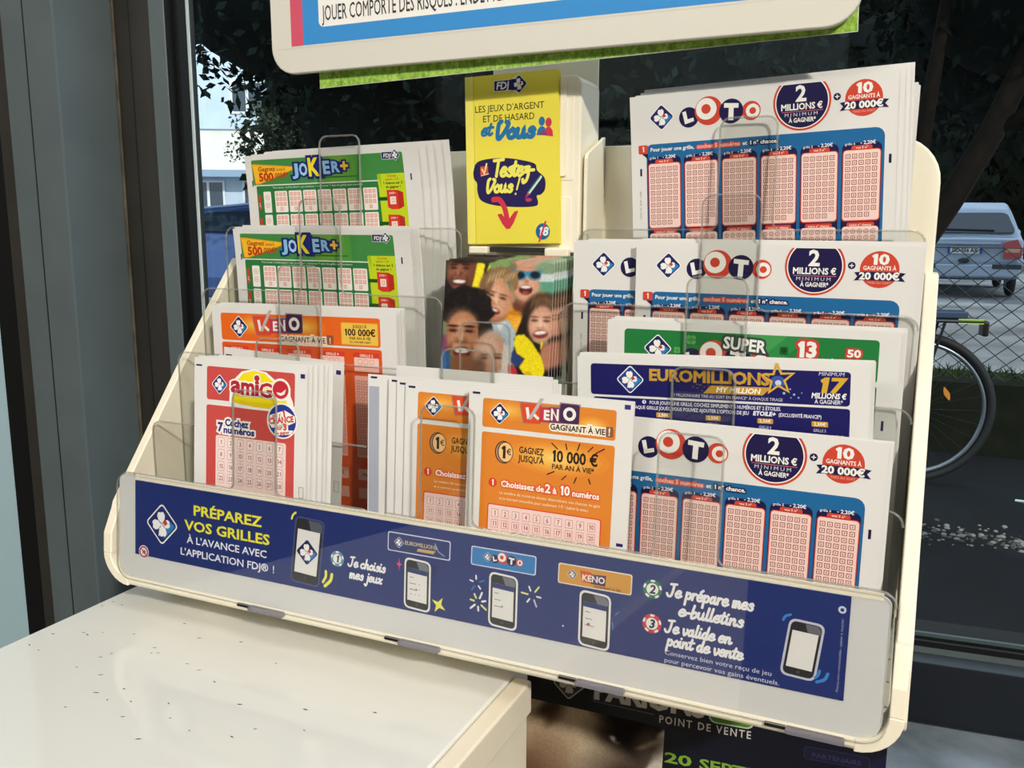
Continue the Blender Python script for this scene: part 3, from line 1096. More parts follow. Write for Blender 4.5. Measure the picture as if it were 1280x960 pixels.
# ------------------------------------------------------------------ printed slips
def loto_print(h):
    p = Print()
    p.clover(15.9, 10.8, 6.0, 1)
    loto_word(p, 29.5, 12.0, 1.0, 1)
    cu, cv = 82.4, 9.5

    def cut_disc(r, top):
        a0 = math.degrees(math.asin(max(-1, (top - cv) / r)))
        return [(cu + r * math.cos(math.radians(t)), cv + r * math.sin(math.radians(t))) for t in np.linspace(a0, 180 - a0, 40)]
    p.poly(cut_disc(12.9, 1.5), RED, 1)
    p.poly(cut_disc(12.0, 1.2), WHITE, 1.6)
    p.poly(cut_disc(11.5, 1.5), NAVY, 2.2)
    p.text('2', cu - .4, 9.1, 6.6, WHITE, 3, bold=0.0476, align='c')
    p.text('MILLIONS €', cu - .1, 12.9, 2.7, WHITE, 3, bold=0.0476, align='c', w=18.6)
    p.line([(cu - 9, 13.7), (cu + 9.4, 13.7)], .25, '#d8707a', 3, cap=False)
    p.text('MINIMUM', cu, 15.8, 1.5, '#dcd8e4', 3, align='c', w=15.6, track=.35)
    p.text('À GAGNER*', cu + .2, 18.5, 1.9, WHITE, 3, bold=0.0408, align='c', w=12.0)
    p.ell(97.8, 8.7, 1.6, 1.6, NAVY, 1)
    p.line([(96.9, 8.7), (98.7, 8.7)], .4, WHITE, 2, cap=False)
    p.line([(97.8, 7.8), (97.8, 9.6)], .4, WHITE, 2, cap=False)
    p.ell(109.2, 10.2, 8.0, 8.0, RED, 1)
    p.text('10', 109.0, 7.9, 4.2, WHITE, 2, bold=0.0612, align='c', w=7.8)
    p.text('GAGNANTS À', 109.2, 10.4, 1.7, WHITE, 2, bold=0.034, align='c', w=13.4)
    p.poly([(99.0, 11.6), (102.0, 11.2), (116.6, 11.2), (119.8, 11.6), (118.2, 13.3), (119.8, 15.2), (116.6, 14.9), (102.0, 14.9), (99.0, 15.2), (100.4, 13.3)], NAVY, 2.5)
    p.text('20 000€', 109.3, 14.5, 2.9, WHITE, 3.5, bold=0.0612, align='c', w=16.4)
    p.text('TIRÉS AU SORT', 109.3, 16.4, .9, '#f0b0a0', 3, align='c', w=9.5)
    hb = min(h - 2, 112)
    p.poly(rr(7.8, 118.5, 23.4, hb, (2, 2, 3, 4), 4), BLUE, 1)
    p.poly([(5.2, 27.6), (8.6, 27.6), (8.6, 30.4)], NAVY, 1.5)
    p.rrect(3.8, 23.6, 4.8, 4.2, .6, RED, 2)
    p.text('1', 6.2, 26.8, 2.4, WHITE, 3, bold=0.0408, align='c')
    p.text('Pour jouer une grille,', 9.9, 26.9, 1.75, WHITE, 2, bold=0.034, w=22.0)
    p.text('cochez 5 numéros', 33.4, 26.9, 1.75, '#f6b3a4', 2, bold=0.0612, w=20.6, halo=RED, halow=.32)
    p.text('et', 55.2, 26.9, 1.75, WHITE, 2, bold=0.034, w=2.2)
    p.text('1 n° chance.', 58.4, 26.9, 1.75, WHITE, 2, bold=0.0476, w=13.4, halo=NAVY, halow=.36)
    for g in range(6):
        u = 8.7 + 18.42 * g
        p.rrect(u - .4, 29.6, 17.0, 41.5, (2.6, 2.6, .8, .8), NAVY, 2)
        p.text('grille %d' % (g + 1), u + .8, 30.6, 1.1, '#e8e6f4', 3, bold=0.0204, w=4.4)
        p.text('- 2,20€', u + 7.4, 30.5, 1.5, '#f4f2fa', 3, bold=0.034, w=6.6)
        p.rrect(u + 3.6, 30.9, 9.0, 3, .9, RED, 3)
        p.rrect(u - .1, 32.6, 16.5, 32.4, 1.6, RED, 3)
        p.text('vos 5 n°', u + 8.1, 32.35, 1.0, '#fbe0d6', 4, bold=0.034, align='c', w=5.2)
        p.rrect(u + .3, 33.0, 15.7, 31.5, 1.3, '#f6d6ca', 4)
        p.cells(u + 2.2, 35.6, 5, 10, 2.87, 2.93, 2.15, '#9c5a54', '#f6d6ca', '#b88076', 5, last=4, thin=.15)
        if hb > 70:
            p.rrect(u + 2.2, 65.5, 12.0, 2.4, .9, RED, 3)
            p.text('votre n° chance', u + 8.2, 67.2, 1.0, '#fbe0d6', 4, bold=0.0272, align='c', w=9.6)
            p.rrect(u + .3, 67.4, 15.7, 8.4, 1.3, '#f6d6ca', 4)
            for j in range(2):
                for i in range(5):
                    p.ell(u + 2.2 + 2.87 * i, 69.6 + 2.93 * j, 1.1, 1.1, '#9c5a54', 5, 10)
                    p.ell(u + 2.2 + 2.87 * i, 69.6 + 2.93 * j, .8, .8, '#f6d6ca', 5.5, 10)
                    p.rect(u + 1.95 + 2.87 * i, 69.2 + 2.93 * j, .5, .8, '#b88076', 6)
    p.rect(4.4, 35.0, 1.0, 3.6, '#1a1240', 2)
    p.rect(120.4, 35.6, 1.1, 3.9, '#1a1240', 2)
    p.text('LOTO 1A - 0519 - 2,20€', 4.9, 60, .9, '#8c8478', 2, rot=-90, w=14)
    return p


def keno_badge(p, u, v, k=1.0, L=3):
    """red, violet word mark; (u, v) top left of the K tile"""
    def q(a, b):
        return (u + a * k, v + b * k)
    G = '#cfc6be'
    p.poly([q(-.6, 1.0), q(9.2, 1.0), q(9.6, 2.2), q(18.4, 1.6), q(19, -.4), q(28.6, -.2), q(28.2, 8.6), q(9.6, 9.4), q(9.6, 10.2), q(1.6, 10.6)], '#9a7f74', L)
    p.poly([q(0, 1.4), q(10.2, 1.4), q(10.2, 10.0), q(2.0, 10.2)], '#dd4a26', L + .6)
    p.poly([q(9.6, 2.6), q(14.6, 2.4), q(14.6, 8.9), q(9.6, 9.2)], '#c2394a', L + 1)
    p.poly([q(14.0, 2.3), q(19.6, 2.1), q(19.6, 8.7), q(14.0, 8.9)], '#7a3558', L + 1.2)
    p.poly([q(*c) for c in rr(19.2, 28.2, .1, 8.6, 1.0, 3)], '#44284e', L + 1.5)
    p.line([q(3.4, 3.2), q(4.4, 8.4)], 1.5 * k, '#f2eee8', L + 2.2, cap=False)
    p.poly([q(4.0, 8.4), q(9.6, -1.4), q(11.4, -1.4), q(5.6, 8.6)], '#b9b4ae', L + 2.6)
    p.line([q(6.2, 5.6), q(9.2, 8.0)], 1.3 * k, '#f2eee8', L + 2.4, cap=False)
    p.text('E', q(11.4, 0)[0], q(0, 7.8)[1], 4.0 * k, '#f2eee8', L + 2, bold=0.0612, w=2.9 * k)
    p.text('N', q(14.8, 0)[0], q(0, 7.6)[1], 4.6 * k, '#f2eee8', L + 2, bold=0.068, w=4.0 * k)
    p.ell(*q(23.7, 4.4), 3.0 * k, 3.0 * k, '#f2eee8', L + 2.4)
    p.ell(*q(23.7, 4.4), 1.5 * k, 1.6 * k, '#44284e', L + 2.8)


def glow(p, u, v, ru, rv, cols, L):
    for i, c in enumerate(cols):
        f = 1 - i / len(cols)
        p.ell(u, v, ru * f, rv * f, c, L + .12 * i, 20)


SUN_C = ('#e48c31', '#e89636', '#eca13e', '#f0ac48', '#f4b854', '#f7c463', '#f9d176')


def band_clip(p, u0, v0, w, h, r, col, L):
    p.rrect(u0, v0, w, h, r, col, L)


def keno_print(h=112):
    p = Print()
    p.rect(3.4 - 1.6, .9, 3.8, 1.0, '#1d1a4c', 1)
    p.rect(74.2, .6, 2.7, 2.0, '#3a327e', 1)
    p.rrect(7.2, 3.4, 63.6, 13.2, 1.2, ORANGE, 1)
    glow(p, 20, 8.2, 12, 4.6, SUN_C[:5], 1.2)
    glow(p, 60, 11.4, 8.4, 4.6, SUN_C, 1.2)
    p.line([(50, 11.8), (70, 11.2)], .3, '#fde5a4', 2.2)
    p.clover(15.8, 9.8, 4.7, 2.5, base='#1c1a55')
    keno_badge(p, 25.8, 2.6)
    p.text('GAGNANT À VIE', 40.6, 14.5, 2.5, '#fbf3e4', 3, bold=0.034, w=25.6, halo='#fbf0dc', halow=.34)
    p.text('GAGNANT À VIE', 40.6, 14.5, 2.5, '#30221c', 5, bold=0.034, w=25.6)
    p.rrect(66.4, 10.8, 3.4, 4.4, .5, '#8a5a3a', 3)
    p.text('!', 67.4, 14.5, 3, '#f0dcc0', 4, bold=0.0476)
    p.rrect(7.2, 18.8, 63.6, h - 19, 1.2, ORANGE, 1)
    glow(p, 44, 27.4, 25, 7.6, SUN_C, 1.2)
    p.ell(18.6, 27.3, 4.4, 5.2, '#30221c', 3)
    p.ell(18.7, 27.3, 4.0, 4.8, '#b58a70', 3.4)
    p.ell(19.4, 27.2, 3.9, 4.8, '#30221c', 3.8)
    p.ell(19.5, 27.2, 3.5, 4.4, '#f3c483', 4.2)
    p.text('1', 18.4, 29.9, 5.4, '#30221c', 5, bold=0.0408, align='c')
    p.text('€', 20.0, 28.2, 2.6, '#30221c', 5, bold=0.0204)
    p.text('GAGNEZ', 26.1, 26.6, 2.8, '#30221c', 4, bold=0.0272, w=12.0)
    p.text("JUSQU'À", 26.1, 30.5, 2.8, '#30221c', 4, bold=0.0272, w=12.2)
    p.text('10 000 €', 41.7, 28.6, 4.9, '#2a1a14', 4, bold=0.0408, w=22.0)
    p.text('PAR AN À VIE*', 42.2, 32.0, 2.2, '#30221c', 4, bold=0.0272, w=19.8)
    for (a, b, c, d) in ((41.8, 20.6, 44.6, 22.9), (48.4, 20.2, 49.0, 22.7), (54.9, 19.6, 53.9, 22.6), (61.0, 20.3, 58.8, 22.6), (66.2, 20.6, 62.4, 22.9), (40.2, 34.8, 43.4, 33.2), (47.2, 36.4, 49.2, 34.4), (53.0, 37.2, 54.0, 34.6), (60.6, 36.6, 59.7, 34.6)):
        p.line([(a, b), (c, d)], .5, '#30221c', 4)
    p.ell(13.6, 41.8, 2.1, 2.1, '#d8402a', 3)
    p.text('1', 13.6, 43.0, 2.6, '#fbf3e8', 4, bold=0.0476, align='c')
    for st, u, hh, ww in (('Choisissez de', 17.8, 2.7, 21.2), ('2', 39.4, 3.7, 2.8), ('à', 43.2, 2.7, 1.9), ('10', 46.3, 3.9, 5.0), ('numéros', 52.4, 2.7, 12.6)):
        p.text(st, u, 43.1, hh, '#fbf3e8', 4, bold=0.0408, w=ww, halo='#e0562c', halow=.22)
    p.text('Le nombre de numéros choisis déterminera vos chances de gain', 17.1, 46.6, 1.3, '#fbe8c8', 3, w=48.4)
    p.text('et le montant accessible pour seulement 1 € ! (selon la mise)', 17.1, 49.2, 1.3, '#fbe8c8', 3, w=43)
    p.rrect(11.4, 51.6, 55.0, h - 53, 1.0, '#d8402a', 2)
    p.rrect(11.9, 52.1, 54.0, h - 54, .8, '#f6d3cb', 2.5)
    for j in range(6):
        for i in range(10):
            u, v = 15.3 + 5.19 * i, 55.8 + 4.9 * j
            p.rect(u - 1.75, v - 1.9, 3.5, 3.8, '#a5847c', 3)
            p.rect(u - 1.55, v - 1.7, 3.1, 3.4, '#f8dcd4', 3.5)
            p.text(str(j * 10 + i + 1), u, v + 1.05, 2.1, '#b8404a', 4, bold=0.0204, align='c', w=1.3 if (j == 0 and i < 9) else 2.4)
    p.rect(73.6, 61, 3.0, 1.4, '#2a2466', 1)
    return p


def keno_grid_print():
    p = Print()
    p.rrect(6.6, 3.6, 109.6, 15.8, 1.4, '#ec6a1e', 1)
    glow(p, 30, 10, 13, 6.0, ('#ee7622', '#f08428', '#f29330', '#f4a43c', '#f6b54c'), 1.2)
    glow(p, 66, 10, 15, 6.4, ('#ee7622', '#f08428', '#f29330', '#f4a43c', '#f6b54c', '#f8c75e'), 1.2)
    p.clover(19.9, 11.5, 6.2, 2.5, base='#1c1a55')
    keno_badge(p, 30.2, 3.0, 1.24)
    p.text('GAGNANT À VIE', 49.0, 18.6, 2.9, '#f7e8d2', 3, bold=0.0272, w=31.6, halo='#f7e8d2', halow=.34)
    p.text('GAGNANT À VIE', 49.0, 18.6, 2.9, '#4c3428', 5, bold=0.0272, w=31.6)
    p.rrect(81.2, 13.9, 4.6, 5.0, .5, '#9a5a3a', 3)
    p.text('!', 83.0, 18.4, 3, '#f0dcc0', 4, bold=0.0476)
    p.rrect(91.0, 6.4, 23.8, 12.2, .8, '#ecb83e', 2)
    p.rrect(91.6, 7.0, 22.6, 11.0, .6, '#f2c651', 2.5)
    p.text("JUSQU'À", 103.2, 9.2, 1.6, '#3a2c14', 3, bold=0.0204, align='c', w=9)
    p.text('100 000€', 92.9, 13.4, 3.5, '#2c2010', 3, bold=0.0408, w=20.4)
    p.text('PAR AN À VIE', 103.2, 15.6, 1.5, '#3a2c14', 3, bold=0.0204, align='c', w=13.6)
    p.text('OU 2 000 000€ CASH*', 103.2, 17.4, 1.0, '#3a2c14', 3, bold=0.0204, align='c', w=13.8)
    p.rrect(6.4, 20.6, 110.4, 124, 1.4, '#e2571f', 1)
    for g in range(5):
        u = 9.0 + 22.5 * g if g < 1 else 9.0 + 22.5 * g
        u = 9.4 + (98.9 - 9.4) / 4 * g
        p.rrect(u - .5, 22.6, 16.9, 3.4, .8, '#d8402a', 2)
        p.text('GRILLE %d' % (g + 1), u + 8, 24.8, 1.4, '#fbe6da', 3, bold=0.034, align='c', w=8.6)
        p.rrect(u, 25.3, 15.9, 5.0, .5, '#f6cfc2', 3)
        for k in range(3):
            p.frame(u + 2.6 + 3.7 * k, 26.3, 2.6, 2.4, .4, .2, '#c08478', 4)
        p.rrect(u, 30.7, 15.9, 2.4, .4, '#f2bfb0', 3)
        p.rrect(u, 35.4, 15.9, 46, .6, '#f2b9aa', 2)
        p.cells(u + 2.1, 39.0, 5, 14, 2.95, 3.05, 2.2, '#c5796c', '#f0b2a2', None, 3)
        p.rrect(u, 88, 15.9, 6.4, .5, '#efb6a4', 3)
        p.text('Multi x2', u + 8, 92, 1.8, '#6a2a24', 4, bold=0.0272, align='c', w=10)
        p.rrect(u, 99, 15.9, 6.2, .5, '#eeae9c', 3)
    p.rect(6.4, 112, 110.4, 4, '#efe0cc', 2)
    p.text('0519 1 000 € ***', 86, 115.2, 2, '#54341c', 3, bold=0.0272, w=16)
    p.rrect(6.4, 116.5, 110.4, 16, .8, '#3f7a3c', 2)
    p.rrect(9.4, 121, 100, 9, .5, '#e9ded0', 3)
    p.text('Jeu réservé aux majeurs', 78, 124.4, 1.5, '#5a4a44', 4, w=24)
    return p


def joker_print():
    p = Print()
    p.rrect(5.1, 2.8, 110.0, 15.0, 1.0, '#438c44', 1)
    for i, c in enumerate(('#4f983e', '#5a9c3c', '#66a03c', '#70a43c')):
        p.rect(52 + 4 * i, 2.8, 34 - 8 * i, 15.0, c, 1.2 + .2 * i)
    p.poly([(5.4, 5.2), (8.2, 5.2), (37.4, 7.6), (37.4, 9.4), (10.2, 17.2), (6.9, 17.2)], '#f6a81e', 2)
    p.poly([(6.2, 6.2), (36.6, 8.0), (36.6, 9.0), (10.0, 16.2), (7.6, 16.2)], '#fbc02c', 2.3)
    p.text('Gagnez', 9.8, 9.6, 2.6, '#b0481a', 3, bold=0.0408, w=13.4)
    p.text("jusqu'à", 24.2, 9.6, 1.6, '#b0481a', 3, bold=0.0204, w=6.6)
    p.text('500', 9.9, 15.4, 4.6, '#c03a16', 3, bold=0.0612, w=11.4)
    p.text('000€*', 22.4, 14.2, 3.2, '#c03a16', 3, bold=0.034, w=10.4)
    p.poly([(36.6, 5.8), (46, 6.6), (48, 3.6), (58.6, 1.8), (60.6, 5.2), (74, 6.4), (74.4, 12.2), (61, 13.4), (59.8, 15.6), (56.0, 15.6), (55.2, 14.2), (38.6, 13.8)], '#1f2f86', 2.6)
    for ch, u, v, hh, ww, c in (('J', 37.6, 12.6, 6.2, 3.6, '#8fc3ec'), ('O', 41.4, 13.0, 6.6, 6.2, '#a9d2f2'), ('K', 48.0, 13.4, 9.6, 7.6, '#f4e22c'), ('E', 58.8, 12.6, 6.8, 5.2, '#9ccbee'), ('R', 65.0, 12.0, 5.8, 5.6, '#8fc3ec'), ('+', 71.6, 12.0, 6.2, 5.8, '#f6c032')):
        p.text(ch, u, v, hh, c, 4, bold=0.0612, w=ww, halo='#16236c', halow=.22)
    p.rect(59, 14.4, 24, .9, '#237a2c', 2)
    p.line([(7.0, 17.9), (97.4, 17.9)], .5, '#e8f2e4', 3, cap=False)
    p.rrect(101.0, 2.3, 9.4, 4.3, .5, '#f2f2ee', 2)
    p.rrect(101.3, 2.6, 9, 3.7, .4, '#1c1f5e', 4)
    p.clover(110.4, 4.4, 3.0, 5, corner=None, red=None)
    p.text('FDJ', 102.4, 5.5, 2.0, '#f2f2ee', 6.5, bold=0.0408, w=4.8, shear=.1)
    hb = 62
    p.rrect(7.2, 18.4, 108.0, hb - 18.4, .8, '#2f7a3e', 1)
    p.text('Pour jouer, cochez Joker+ oui, numéros + avance sur 7 dans les grilles plus numéros', 20.0, 20.1, 1.1, '#e4f0dc', 2, w=66)
    p.poly([(96.6, 14.4), (115.0, 14.2), (116.2, hb), (99.0, hb)], '#c6da1e', 2)
    p.poly([(96.6, 14.4), (99.0, 14.6), (99.0, 22)], '#9ec41e', 2.4)
    p.text('Cochez', 106.4, 16.2, 1.2, '#c0521e', 3, bold=0.0204, align='c', w=6.4)
    p.text('option : 2 €', 106.4, 18.0, 1.1, '#c0521e', 3, bold=0.0204, align='c', w=9)
    p.text('1 chance sur 2', 106.8, 20.2, 1.4, '#2a2a1c', 3, bold=0.034, align='c', w=13.2)
    p.text('de gagner !', 106.9, 22.4, 1.4, '#2a2a1c', 3, bold=0.0272, align='c', w=10.2)
    for j in range(3):
        v = 21.8 + 14.0 * j
        p.rrect(8.0, v + 1.8, 2.0, 9.0, .7, '#c8432a', 2)
        p.text('J+%d' % (j + 1), 9.0 + .5, v + 9, 1.2, '#f6ded4', 3, bold=0.034, rot=-90)
        p.rrect(12.2, v, 5.8, 12.8, .8, '#f4efe6', 2)
        for k in range(2):
            p.ell(15.0, v + 3.6 + 4.6 * k, 1.6, 1.6, '#e08a7a', 3, 12)
            p.ell(15.0, v + 3.6 + 4.6 * k, 1.3, 1.3, '#f4efe6', 3.4, 12)
            p.rect(14.4, v + 3.3 + 4.6 * k, 1.2, .6, '#e6a396', 3.8)
        for c in range(7):
            u = 20.9 + 10.86 * c
            p.rrect(u, v - .1, 9.6, 12.8, .8, '#f4efe6', 2)
            p.cells(u + 1.9, v + 1.8, 3, 3, 2.8, 2.9, 2.1, '#e88d80', '#f3c6bc', None, 3, thin=.14)
            p.cells(u + 4.7, v + 10.6, 1, 1, 1, 1, 2.1, '#e88d80', '#f3c6bc', None, 3, thin=.14)
        p.rect(96.0, v + 5.6, 6.4, 2.0, '#14521f', 2.6)
        p.poly([(102.2, v + 1.6), (109.6, v + 1.8), (113.2, v + 3.2), (113.4, v + 11.0), (110, v + 12.6), (105, v + 12.6), (102.4, v + 11.4)], '#d8382a', 3)
        p.poly([(109.6, v + 1.8), (113.2, v + 3.2), (113.4, v + 11.0), (110, v + 12.6)], '#bd2a22', 3.4)
        p.rect(104.2, v + 5.4, 4.0, 4.4, '#f4e3da', 4)
        p.rect(105.3, v + 6.4, 1.8, 2.3, '#d88a7c', 4.4)
        p.rect(105.6, v + 6.7, 1.2, 1.7, '#f4e3da', 4.8)
        p.text('JOKER +', 106.2, v + 4.0, 1.1, '#f6ded4', 4, bold=0.034, align='c', w=4.6)
    p.rect(4.2, 14.9, .8, 3.6, '#231a4a', 2)
    p.rect(119.0, 14.8, .9, 3.6, '#231a4a', 2)
    return p


def amigo_print(w=73.5):
    p = Print()
    R_ = '#cc4e48'
    p.rect(1.2, 3.7, 4.0, .9, '#1d1a4c', 1)
    p.rect(69.4, 4.3, 2.8, 2.2, '#2a2068', 1)
    p.rrect(8.6, 4.2, 57.4, 17.6, 1.4, R_, 1)
    blob = [(24.0, 22.0), (24.2, 16), (27, 10), (32, 5.6), (40, 3.8), (48, 5.0), (54, 8.8), (60, 8.8), (63.4, 12), (63.4, 16.0), (65, 19), (66.2, 23.6), (64.2, 25.2), (54, 24.6), (40, 24.8), (30, 24.6)]
    p.poly(blob, '#f6f2ea', 2)
    p.poly([(26, 17), (28.4, 11), (33, 6.6), (40, 4.7), (47, 5.8), (52.6, 9.6), (58, 13), (61, 19), (61.4, 22.4), (54, 23.4), (40, 23.0), (26, 22.0)], '#f8e014', 2.5)
    p.poly([(26, 20.2), (40, 21), (58, 20.6), (61.4, 22.4), (54, 23.6), (40, 23.4), (26, 22.2)], '#ecd012', 2.8)
    p.rrect(8.4, 24.6, 57.8, 44.5, 1.4, R_, 1)
    for ch, u, v, hh, ww in (('a', 25.0, 16.6, 8.4, 6.6), ('m', 31.4, 17.2, 8.4, 9.4), ('i', 40.4, 17.2, 7.6, 3.4), ('G', 43.4, 17.6, 6.8, 8.8)):
        p.text(ch, u, v, hh, '#b3273c', 4, bold=.055, w=ww, halo='#f8f0e6', halow=.15)
    p.ell(57.2, 13.2, 6.2, 5.8, '#f8f0e6', 3.6)
    p.ell(57.2, 13.2, 5.0, 4.6, '#c52c3a', 4)
    p.poly([(54.6, 14.6), (57.6, 14.8), (60.6, 12.6), (59.8, 15.2), (57.6, 16.2), (55.6, 15.8)], '#f8f0e6', 4.6)
    p.ell(42.0, 8.4, 2.4, 2.2, '#f8f0e6', 3)
    p.ell(42.0, 8.4, 1.7, 1.6, '#b3273c', 4)
    p.clover(17.3, 13.4, 5.0, 2.5, base='#22307c')
    p.ell(58.4, 29.0, 9.6, 9.2, '#f6f2ea', 3)
    p.ell(58.4, 29.0, 8.8, 8.4, '#263a94', 3.4)
    p.poly([(49.8, 30.6), (50.6, 26.6), (60, 23.4), (66.4, 26), (66.6, 29), (60, 32), (52, 33)], '#f6f2ea', 3.8)
    p.poly([(54.6, 31.6), (62, 29.8), (62.4, 33.4), (65.6, 33.2), (64, 35.4), (54, 37), (53.6, 35)], '#f6f2ea', 3.8)
    C_ = '#d03a34'
    p.text("plus d'", 52.2, 27.6, 1.5, C_, 5, bold=0.034, w=5.6, rot=-9)
    p.text('1', 58.6, 26.8, 3.2, C_, 5, bold=0.068, rot=-9)
    p.text('CHANCE', 50.4, 31.2, 2.9, C_, 5, bold=0.068, w=15.6, rot=-9)
    p.text('sur', 55.2, 33.9, 1.9, C_, 5, bold=0.0476, w=3.6, rot=-9)
    p.text('3', 59.4, 33.6, 3.2, C_, 5, bold=0.068, rot=-9)
    p.text('de gagner', 54.4, 36.4, 1.5, C_, 5, bold=0.0408, w=9, rot=-9)
    D_ = '#2a2a78'
    p.text('Cochez', 21.2, 34.8, 3.5, D_, 4, bold=0.068, w=15.4, halo='#f6f2ea', halow=.34)
    p.text('7', 16.4, 38.0, 4.4, D_, 4, bold=0.0816, w=3.2, halo='#f6f2ea', halow=.32)
    p.text('numéros', 20.2, 38.6, 3.3, D_, 4, bold=0.068, w=20.6, halo='#f6f2ea', halow=.34)
    p.rrect(15.0, 40.3, 46.0, 28.6, 1.2, '#f5d9d3', 2)
    for j in range(4):
        for i in range(7):
            u, v = 18.8 + 6.37 * i, 43.8 + 6.4 * j
            p.poly(rr(u - 2.1, u + 2.1, v - 2.5, v + 2.5, .7, 2), '#a3847e', 3)
            p.poly(rr(u - 1.9, u + 1.9, v - 2.3, v + 2.3, .6, 2), '#f8e4de', 3.5)
            n = j * 7 + i + 1
            p.text(str(n), u, v + 1.2, 2.3, '#b03a44', 4, bold=0.0204, align='c', w=1.5 if n < 10 else 2.9)
    for k in range(2):
        p.frame(69.6 + 0 * k, 61.8, 2.6, 5.4, .1, .2, '#55504c', 2)
    return p


def super_print():
    p = Print()
    G = '#1f7a3a'
    p.poly(rr(8.4, 118.9, 3.8, 22.0, 1.6, 4), G, 1)
    p.poly([(60, 3.8), (92, 3.8), (70, 22), (46, 22)], '#2c8a44', 1.3)
    p.poly([(66, 3.8), (82, 3.8), (62, 22), (54, 22)], '#429a52', 1.6)
    p.clover(24.4, 12.3, 6.2, 2)
    for (u, v, r) in ((39.8, 7.6, 2.6), (33.5, 12.6, 1.8), (80.5, 10.3, 2.3)):
        for k in range(4):
            a = math.radians(45 + 90 * k)
            p.ell(u + r * .5 * math.cos(a), v + r * .5 * math.sin(a), r * .46, r * .46, '#5fb058' if u < 50 else '#155c2a', 2.4, 12)
    loto_word(p, 40.4, 16.2, 1.0, 2)
    p.text('SUPER', 54.2, 10.4, 5.0, '#f2f2ea', 7, bold=0.0476, w=18.4, halo='#3a4440', halow=.25, rot=4)
    p.text('13', 85.4, 12.3, 6.2, '#f4f0ea', 4, bold=0.068, w=9.0, halo='#cf3a34', halow=.24)
    p.text('MILLIONS €', 89.4, 17, 2.4, '#f4f0ea', 4, bold=0.0544, align='c', w=15)
    p.line([(99.2, 14), (102, 14)], .5, '#e8efe6', 3)
    p.line([(100.6, 12.6), (100.6, 15.4)], .5, '#e8efe6', 3)
    p.text('50', 109.1, 11.4, 3.0, '#f4f0ea', 4, bold=0.0544, align='c', w=5.6, halo='#cf3a34', halow=.26)
    p.rrect(102.6, 12.4, 13.2, 3.0, .6, '#cf3a34', 2.5)
    p.text('GAGNANTS À', 109.1, 14.2, 1.5, '#f4e6e0', 4, bold=0.0408, align='c', w=11)
    p.rrect(8.4, 23.0, 110.5, 60, 1.6, G, 1)
    p.rect(121.6, 37.8, 1.0, 4.2, '#241a5a', 2)
    return p


